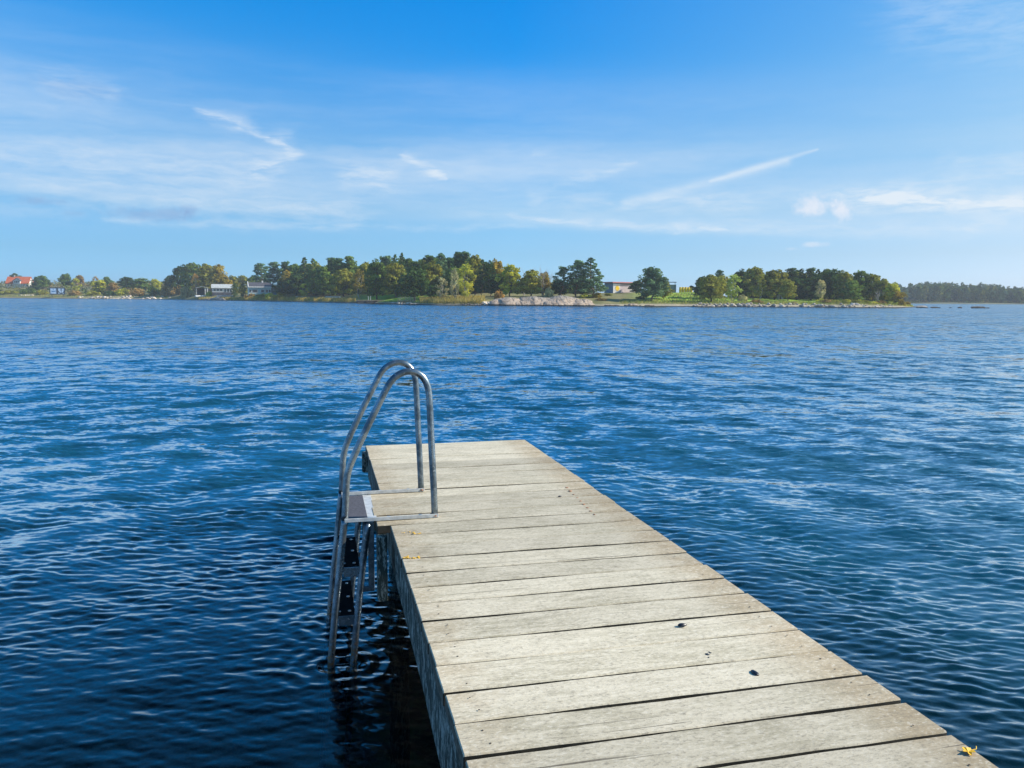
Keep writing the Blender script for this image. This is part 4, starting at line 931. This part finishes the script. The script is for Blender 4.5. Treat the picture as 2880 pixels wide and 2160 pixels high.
m_ = newmat('shore_stone'); p_ = coord(); b_ = noise(p_, 2.5, 5, 0.7); c_ = mixc(smooth(b_, 0.3, 0.7), (0.26, 0.235, 0.21), (0.56, 0.50, 0.44)); c_ = mixc(1.0, c_, objinfo('Color'), 'MULTIPLY'); c_ = mixc(smooth(sep(geo())[2], 0.22, 0.12), c_, (0.02, 0.02, 0.02)); out(c_, 0.95, 0, b_, 0.6, 0.1, 0.1); M['stone'] = m_
import bmesh
for k in range(6):
    b = bmesh.new(); bmesh.ops.create_icosphere(b, subdivisions=2, radius=0.5); q = random.Random(k+50)
    cuts = [(Vector((q.gauss(0, 1), q.gauss(0, 1), q.gauss(0, .6))).normalized(), q.uniform(.26, .42)) for _ in range(7)]
    for v in b.verts:
        for nrm, dd in cuts:
            e_ = v.co.dot(nrm)-dd
            if e_ > 0: v.co -= nrm*e_*.9
        v.co.z *= .72; v.co += Vector((q.gauss(0, .012), q.gauss(0, .012), q.gauss(0, .012)))
    me = bpy.data.meshes.new('boulder'); b.to_mesh(me); b.free(); me.materials.append(M['stone']); STN.append(me)
rs_ = random.Random(77)
def stone(px, t, w, hsc, label, group, col=(1, 1, 1), zo=None):
    x, y, z, d = spot(px, t); z = max(z, -.25) if zo is None else zo
    o = link('boulder', rs_.choice(STN)); o.location = (x, y, z+w*hsc*.18); o.scale = (w*rs_.uniform(.9, 1.3), w, w*hsc); o.rotation_euler = (rs_.uniform(-.3, .3), rs_.uniform(-.3, .3), rs_.uniform(0, 6.28)); o.color = (*col, 1); return tag(o, label, 'stone', group)
for i in range(105):
    px = 1952+(2556-1952)*(i+rs_.uniform(-.4, .4))/105; g = rs_.uniform(.6, 1.35); stone(px, rs_.uniform(-.6, 2.4), rs_.uniform(.55, 1.35)*(.7 if px > 2440 else 1), rs_.uniform(.7, 1.1), 'pale boulder in the stone edging along the right-hand shore', 'boulders edging the right shore', (g, g*.97, g*.95))
for i in range(46):
    px = rs_.uniform(222, 486); g = rs_.uniform(.8, 1.5); stone(px, rs_.uniform(-1, 11), rs_.uniform(.9, 2.4), rs_.uniform(.5, .9), 'pale stone in the rubble bank on the left shore', 'stones of the left rubble bank', (g, g*.96, g*.9))
for i in range(9): stone(57+i*4.2+rs_.uniform(-2, 2), 12, rs_.uniform(1.0, 1.8), .7, 'white stone in the short row on the left meadow', 'row of stones on the left meadow', (1.5, 1.4, 1.3))
for i in range(13): stone(636+i*6.3+rs_.uniform(-2, 2), rs_.uniform(-.8, .4), rs_.uniform(.6, 1.2), .5, 'small dark stone at the waterline before the junipers', 'dark waterline stones', (.25, .25, .25))
for i in range(14): stone(1298+i*4.6+rs_.uniform(-2, 2), rs_.uniform(-.5, 1.2), rs_.uniform(.5, 1.0), .7, 'dark stone at the waterline below the yellow reeds', 'dark stones below the reeds', (.4, .38, .38))
for i in range(9): stone(1361+i*2.6+rs_.uniform(-2, 2), rs_.uniform(0, 3), rs_.uniform(.8, 1.3), .8, 'white boulder heaped at the left end of the granite outcrop', 'white boulders by the outcrop', (1.6, 1.5, 1.35))
for i in range(16): stone(1100+i*4.4+rs_.uniform(-2, 2), rs_.uniform(-.2, 2), rs_.uniform(.6, 1.3), .6, 'pale stone heaped below the wooden railing', 'stones below the wooden railing', (1.3, 1.2, 1.1))
for px, w, h, lb in ((2592, 3.6, .38, 'large low rock off the tip of the point'), (2628, 2.4, .3, 'flat dark rock just right of the large one off the point'), (2641, 1.2, .35, 'small rock between the flat dark rock and open water'), (2674, 1.0, .3, 'tiny rock alone in the water off the point'), (2701, 1.5, .5, 'small upright dark rock left of the farthest skerry'), (2748, 3.8, .3, 'long dark skerry farthest from the point'), (2764, 1.7, .6, 'steep dark end stone of the farthest skerry'), (2779, 1.3, .4, 'last small dark rock at far right')):
    d = 214; x, y = ground(px, d); o = link('skerry', STN[int(px) % 6]); o.location = (x, y, .05); o.scale = (w*1.1, w*.7, w*h*1.2); g = .75 if px < 2600 else .22; o.color = (g, g, g, 1); tag(o, lb, 'rock')

# ------------------------------------------------------------------ buildings and small things on the far shore
P_ = lambda n, c, r_=.8, v=.12, s=2.0: plain(n, c, r_, 0, v, s)
M.update(white=P_('white_boards', (.60, .59, .56)), redtile=P_('red_roof_tiles', (.52, .125, .05), .8, .25, 3), glass=plain('dark_window_glass', (.03, .045, .055), .15, 0, .2, 1, .5), sheet=P_('pale_sheet_roof', (.42, .43, .42), .6, .2, 1.5),
         teal=P_('pale_teal_boards', (.42, .55, .53)), darkroof=P_('dark_felt_roof', (.07, .07, .085)), greyb=P_('blue_grey_boards', (.20, .26, .31)), pinkish=P_('pinkish_boards', (.50, .42, .42)), redtrim=P_('faded_red_trim', (.50, .17, .15)),
         yellow=P_('yellow_paint', (.80, .52, .01)), navy=P_('navy_frame', (.02, .035, .06)), panel=P_('pale_blue_panel', (.30, .42, .58)), timber=P_('weathered_timber', (.36, .29, .20)), tar=P_('dark_tarred_timber', (.045, .045, .045)), concrete=P_('grey_concrete', (.34, .34, .33)))
def root(name, px, t, label, cat, rz=0.0, z=None):
    x, y, zz, d = spot(px, t); return tag(empty(name, (x, y, zz if z is None else z), -math.atan2(x, y)+rz), label, cat), d, (zz if z is None else z)
def part(name, mat, parent, *boxes, bev=0.0):
    mb = MB()
    for b in boxes: mb.box(*b, bev=bev)
    return mb.build(name, mat, parent)
def window(parent, x, y, z, w, h, ax='y', frame='white'):
    sx = (w, .10, h) if ax == 'y' else (.10, w, h); f = part('window', M[frame], parent, ((x, y, z), sx))
    g = (w*.8, .04, h*.8) if ax == 'y' else (.04, w*.8, h*.8); o = (0, -.06, 0) if ax == 'y' else (.06, 0, 0)
    part('pane', M['glass'], f, ((x+o[0], y+o[1], z), g)); return f
# red-roofed villa
e, d, z0 = root('house', 58, 95, 'white house with an orange-red tiled roof and gabled dormer on the left hill', 'house', R(-24)); k = d/F
rid, eav = zat(55, 780, d)-z0, zat(55, 797, d)-z0; L = 14.5; dp = 7.5
mb = MB(); mb.prism([(-dp/2, -1), (dp/2, -1), (dp/2, eav), (0, rid-.25), (-dp/2, eav)], 'x', -L/2, L/2); mb.build('wall', M['white'], e)
mb = MB(); mb.prism([(-dp/2-.6, eav-.45), (0, rid), (dp/2+.6, eav-.45), (dp/2+.6, eav-.2), (0, rid+.3), (-dp/2-.6, eav-.2)], 'x', -L/2-.5, L/2+.4); rf = mb.build('roof', M['redtile'], e)
part('chimney', M['concrete'], rf, ((-3.5, 0, rid+.5), (.9, .9, 1.3))); 
mb = MB(); mb.prism([(-2.2, eav-.6), (2.2, eav-.6), (2.2, eav+1.6), (0, eav+3.3), (-2.2, eav+1.6)], 'y', -dp/2-.9, -.4); dm = mb.build('dormer', M['white'], e)
mb = MB(); mb.prism([(-2.6, eav+1.35), (0, eav+3.35), (2.6, eav+1.35), (2.6, eav+1.6), (0, eav+3.6), (-2.6, eav+1.6)], 'y', -dp/2-1.2, -.3); mb.build('dormer_roof', M['darkroof'], dm)
for q in (-1.1, 0, 1.1): window(e, q, -dp/2-.93, eav+.9, .9, 1.5)
for q in (-6, -3.8, 4.2, 6.4): window(e, q, -dp/2-.03, eav-1.5, 1.1, 1.2)
window(e, L/2+.03, 0, eav-.1, 1.2, 1.3, 'x')
# low white house
e, d, z0 = root('cottage', 626, 26, 'low white cottage with a pale sheet roof and large dark windows behind the pink slab', 'house'); w = 54/F*d; top = zat(626, 800, d)-z0; ev = zat(626, 811, d)-z0; bs = zat(626, 822, d)-z0
part('plinth', M['darkroof'], e, ((0, 2.5, bs/2-.8), (w*.98, 5.4, bs+1.6))); part('wall', M['white'], e, ((0, 2.6, (bs+ev)/2), (w, 5.2, ev-bs)))
mb = MB(); mb.prism([(-.7, ev-.02), (3.0, top-.15), (6.0, ev+.1), (6.0, ev+.3), (3.0, top+.1), (-.7, ev+.18)], 'x', -w/2-.35, w/2+.3); mb.build('roof', M['sheet'], e)
for q in (-.38, -.22, -.06): window(e, q*w, -.03, (bs+ev)/2+.1, 1.2, 1.25)
for q in (.14, .28, .41): window(e, q*w, -.03, (bs+ev)/2-.1, 1.05, 1.9)
# carport
e, d, z0 = root('carport', 569, 24, 'open carport with a shallow gabled roof left of the low white cottage', 'carport'); w = 30/F*d; tp = zat(569, 806, d)-z0
mb = MB(); mb.prism([(-w/2-.3, tp-.8), (0, tp-.15), (w/2+.3, tp-.8), (w/2+.3, tp-.6), (0, tp+.05), (-w/2-.3, tp-.6)], 'y', -.2, 5); mb.build('roof', M['sheet'], e)
for q in (-w/2+.1, w/2-.2, w/2-1.2):
    part('post', M['white'], e, ((q, 0.2, (tp-.8)/2-.3), (.16 if q < 1 else .5, .16, tp-.2)))
part('wall', M['tar'], e, ((0, 4.8, (tp-.8)/2), (w-.3, .15, tp-.9)), ((w/2+1.4, 2.0, (tp-.8)/2), (2.6, 3.6, tp-1.0)))
# teal house
e, d, z0 = root('bungalow', 748, 24, 'pale teal bungalow with dark roof and white gable edge beside the wood', 'house', R(4)); w = 92/F*d; top = zat(748, 795, d)-z0; ev = zat(748, 808.5, d)-z0; bl = w*.66; cx = -w*.17
part('wall', M['teal'], e, ((cx, 3.2, ev/2-.6), (bl, 6.4, ev+1.2)))
mb = MB(); mb.prism([(-.6, ev), (3.2, top-.2), (7.0, ev), (7.0, ev+.25), (3.2, top+.08), (-.6, ev+.25)], 'x', cx-bl/2+.1, cx+bl/2+.3); rf = mb.build('roof', M['darkroof'], e)
part('fascia', M['white'], rf, ((cx, -.68, ev+.1), (bl+.4, .12, .42)))
mb = MB(); mb.prism([(-.8, ev-.1), (3.2, top+.05), (7.2, ev-.1), (7.2, ev+.3), (3.2, top+.42), (-.8, ev+.3)], 'x', cx-bl/2-.22, cx-bl/2+.08); mb.build('bargeboard', M['white'], rf)
part('chimney', M['white'], rf, ((cx+bl*.14, 3.2, top+.3), (.6, .6, 1.0)))
for q, ww in ((-.42, .9), (-.22, 2.6), (.12, 1.6), (.30, 1.2), (.43, .9)): window(e, cx+q*bl, -.03, ev*.56, ww, 1.4)
part('annex', M['greyb'], e, ((w*.36, 4.2, ev*.45-.6), (w*.27, 4, ev*.9+1.0))); part('annex_roof', M['sheet'], e, ((w*.37, 4.0, ev*.95), (w*.30, 4.8, .2)))
# low concrete wall, boats
e = spot(640, 12); o = part('retaining_wall', M['concrete'], None, ((0, 0, 0), (9.5, .5, 1.3)), bev=.05); o.location = (e[0], e[1], e[2]+.3); o.rotation_euler.z = .34; tag(o, 'low grey retaining wall in front of the white cottage', 'wall')
def boat(px, t, L, label, tone='white', rz=0.2):
    e, d, z0 = root('rowing_boat', px, t, label, 'boat', rz); V_ = []; n = 12; sec = 9
    for i in range(n+1):
        t_ = i/n; hw = L*.16*math.sin(math.pi*(.12+.80*t_))**.6*(1 if t_ < .9 else .5); hh = L*.13*(1-.25*abs(t_-.4))
        for j in range(sec): a = math.pi*j/(sec-1); V_.append(((t_-.5)*L, -math.cos(a)*hw, .08+math.sin(a)*hh))
    F_ = [[i*sec+j, i*sec+j+1, (i+1)*sec+j+1, (i+1)*sec+j] for i in range(n) for j in range(sec-1)]+[list(range(sec-1, -1, -1)), [n*sec+j for j in range(sec)]]
    mb = MB(); mb.add(V_, F_); mb.build('hull', M[tone], e, True); mb = MB(); mb.tube([((i/10-.5)*L*.96, 0, .08+L*.135*(1-.25*abs(i/10-.4))) for i in range(11)], .04, 5); mb.build('keel', M['timber'], e); return e
boat(567, 12, 6.2, 'white upturned boat on the shore below the carport'); boat(828, 20, 3.0, 'white upturned dinghy in the shade right of the thicket', rz=.5)
boat(927, 21, 3.2, 'white dinghy on the shaded lawn, left of two', rz=-.3); boat(947, 20, 3.0, 'white dinghy on the shaded lawn, right of two', rz=.3)
# sign with two panels
x, y, z, d = spot(162, 7); e = tag(empty('sea_mark_sign', (x, y, z), -math.atan2(x, y)), 'large two-panel navy-framed signboard with an anchor on its right panel', 'sign'); k = d/F; b0 = zat(162, 828.5, d)-z; t0 = zat(162, 809, d)-z; hh = t0-b0; ww = 38*k
part('frame', M['navy'], e, ((0, 0, b0+.25), (ww, .3, .5)), ((0, 0, t0-.2), (ww, .3, .4)), ((-ww/2+.22, -.01, (b0+t0)/2), (.45, .3, hh)), ((ww/2-.22, -.01, (b0+t0)/2), (.45, .3, hh)), ((0, -.01, (b0+t0)/2), (.8, .3, hh)))
for s in (-1, 1): part('support_post', M['navy'], e, ((s*ww*.36, .3, b0/2), (.25, .25, b0+1.2)))
cxl, cxr = -ww/4, ww/4; zc = (b0+t0)/2; pw = ww/2-.85
pl = part('panel', M['panel'], e, ((cxl, .05, zc), (pw, .1, hh-.9))); pr = part('panel', M['panel'], e, ((cxr, .05, zc), (pw, .1, hh-.9)))
mb = MB(); mb.box((cxr, -.03, zc-.05), (.22, .06, hh*.58)); mb.box((cxr, -.035, zc+hh*.14), (1.1, .06, .2)); mb.prism([(cxr+.28*math.cos(a), zc+hh*.29+.28*math.sin(a)) for a in np.linspace(0, 6.28, 13)[:-1]], 'y', -.06, 0)
arc = [(cxr+1.45*math.cos(a), zc-.25-1.15*abs(math.sin(a))) for a in np.linspace(0, math.pi, 11)]; mb.prism(arc+[(cxr+(p[0]-cxr)*.8, p[1]+.32) for p in arc[::-1]], 'y', -.065, -.005)
for s in (-1, 1): mb.prism([(cxr+s*1.75, zc-.35), (cxr+s*1.0, zc-.45), (cxr+s*1.5, zc+.25)], 'y', -.07, -.004)
mb.build('anchor_emblem', M['navy'], pr)
M['signblue'] = P_('sign_blue', (.06, .16, .33)); mb = MB(); mb.prism([(cxl-.5, zc+1.2), (cxl+.6, zc+1.2), (cxl+.1, zc+.7)], 'y', -.06, 0); arc = [(cxl+1.2*math.cos(a), zc+.2-.9*abs(math.sin(a))) for a in np.linspace(0, math.pi, 9)]; mb.prism(arc, 'y', -.06, 0); mb.box((cxl-1.0, -.03, zc-1.1), (.35, .06, .35)); mb.build('blue_mark', M['signblue'], pl)
# wooden pier and railing
e, d, z0 = root('pier', 1043, -1.5, 'dark wooden pier with two pale posts at the foot of the shaded lawn', 'pier', R(8), 0.0); w = 82/F*d
part('deck', M['timber'], e, ((0, 0, .98), (w, 2.2, .12))); part('side_face', M['tar'], e, ((0, -1.0, .5), (w-.1, .15, .84)))
for q in (-w/2+.3, -w/6, w/6, w/2-.3): part('pile', M['tar'], e, ((q, -1.12, .1), (.25, .2, 1.7)))
for q in (-.9, -.2): part('pale_post', M['white'], e, ((q, -.9, 1.6), (.13, .13, 1.3)))
part('beach_strip', M['white'], e, ((w/2+3.4, 1.2, .42), (6.2, 1.2, .35)))
e, d, z0 = root('railing', 1144, 4.5, 'pale wooden railing with diagonal braces above the stones', 'railing', R(-5)); w = 49/F*d; z0r = zat(1144, 847, d)-z0; z1r = zat(1144, 836.5, d)-z0
part('rail', M['timber'], e, ((0, 0, z1r), (w, .12, .14))); part('rail', M['timber'], e, ((0, 0, z0r+.1), (w, .12, .14)))
for q in range(8):
    xx = -w/2+w*q/7; part('post', M['timber'], e, ((xx, .02, (z0r+z1r)/2-.2), (.13, .13, z1r-z0r+.6)))
    if q < 7: mb = MB(); mb.tube([(xx+.05, -.05, z0r+.15), (xx+w/7-.05, -.05, z1r-.05)], .05, 5); mb.build('brace', M['timber'], e)
part('deck', M['timber'], e, ((0, 1.2, z0r), (w+.4, 2.2, .12)), bev=.01)
# pavilion with the yellow sun
e, d, z0 = root('pavilion', 1724, 48, 'flat-roofed pale pavilion with faded red roof edge and yellow sun mural', 'pavilion', R(40)); k = d/F; top = zat(1724, 796, d)-z0; kk = k/math.cos(R(40))
xx = lambda px: (px-1724)*kk
dp_ = 24*k/math.sin(R(40)); zc_ = top/2-.6; hz_ = top+1.2
part('grey_wall', M['greyb'], e, ((.06, dp_/2+.1, zc_), (.16, dp_, hz_)))
part('white_wall', M['white'], e, ((xx(1733.5), 1.0, zc_), (xx(1743)-xx(1724)-.02, 2.0, hz_)))
part('pink_wall', M['pinkish'], e, ((xx(1758), 1.1, zc_), (xx(1773)-xx(1743)-.02, 2.0, hz_-.02))); part('back_wall', M['white'], e, ((xx(1789), 1.5, zc_), (xx(1805)-xx(1773)-.02, 2.0, hz_-.3)))
mb = MB(); sc_ = (xx(1735.5), zat(1735, 811, d)-z0); n = 24; mb.prism([(sc_[0]+(.6 if i % 2 else 1.0)*math.cos(6.2832*i/n), sc_[1]+(.55 if i % 2 else 1.0)*math.sin(6.2832*i/n)) for i in range(n)], 'y', -.06, -.01); mb.build('sun_mural', M['yellow'], e)
part('roof', M['redtrim'], e, ((xx(1763), dp_/2, top+.15), (xx(1806)-xx(1720), dp_+.8, .3)), bev=.03); part('gutter', M['darkroof'], e, ((xx(1768), -.5, top-.08), (xx(1806)-xx(1730), .12, .14)))
window(e, xx(1795), .46, top*.55, .9, 1.1); window(e, xx(1783), .46, top*.55, .9, 1.1)
e, d, z0 = root('canopy', 1884, 50, 'grey open-sided canopy with a dark beam, right of the lone oak', 'canopy'); k = d/F; top = zat(1884, 794.5, d)-z0
part('beam', M['navy'], e, ((0, 0, top), (34*k, 1.6, .2))); part('post', M['navy'], e, ((13*k, -.6, top/2-.2), (.14, .14, top+.3))); part('post', M['navy'], e, ((-15*k, -.6, top/2-.2), (.14, .14, top+.3)))
part('wall', M['greyb'], e, ((7*k, .9, top*.42-.2), (19*k, .1, top*.84)), bev=.01)
x, y, z, d = spot(1911, 52)
for q in range(5):
    x, y, z, d = spot(1913+q*7.6, 50); mb = MB(); h_ = zat(1925, 809, d)-z+.1; mb.tube([(0, 0, -.3), (0, 0, 0), (0, 0, .1), (0, 0, h_*.33), (0, 0, h_*.34), (0, 0, h_*.66), (0, 0, h_*.67), (0, 0, h_-.08), (0, 0, h_)], [.37, .37, .4, .4, .43, .43, .4, .4, .35], 14)
    o = mb.build('barrel', M['yellow'], None, True); o.location = (x, y, z); tag(o, 'upright yellow barrel in the row on the crest of the lawn', 'barrel', 'yellow barrels on the lawn crest')
e, d, z0 = root('tent', 2193, 26, 'small white pointed tent under the trees of the right-hand wood', 'tent', R(20)); h_ = zat(2193, 822, d)-z0
mb = MB(); mb.prism([(-.75, 0), (.75, 0), (.7, h_*.5), (0, h_), (-.7, h_*.5)], 'y', -.6, .6); mb.build('canvas', M['white'], e); mb = MB(); mb.prism([(-.2, .02), (.2, .02), (0, h_*.6)], 'y', -.63, -.605); mb.build('doorway', M['tar'], e)
x, y = ground(2722, 575); e = tag(empty('cabin', (x, y, 5.0)), 'tiny white cabin showing in the distant hazy wood', 'cabin'); part('wall', M['white'], e, ((0, 0, 1), (2.0, 2.0, 2.2))); mb = MB(); mb.prism([(-1.2, 2.1), (1.2, 2.1), (0, 3.6)], 'y', -1.1, 1.1); mb.build('roof', M['sheet'], e)

# ------------------------------------------------------------------ the air
hz = newmat('haze'); vp = hz.node_tree.nodes.new('ShaderNodeVolumePrincipled'); vp.inputs['Color'].default_value = (.80, .89, 1.0, 1); vp.inputs['Density'].default_value = 0.00027; vp.inputs['Anisotropy'].default_value = 0.2
oo = hz.node_tree.nodes.new('ShaderNodeOutputMaterial'); hz.node_tree.links.new(vp.outputs[0], oo.inputs['Volume'])
mb = MB(); mb.box((300, 500, 7), (5600, 5600, 46)); hb = mb.build('haze', hz); tag(hb, 'thin pale sea haze fading the farthest shore', 'haze', None, 'stuff')
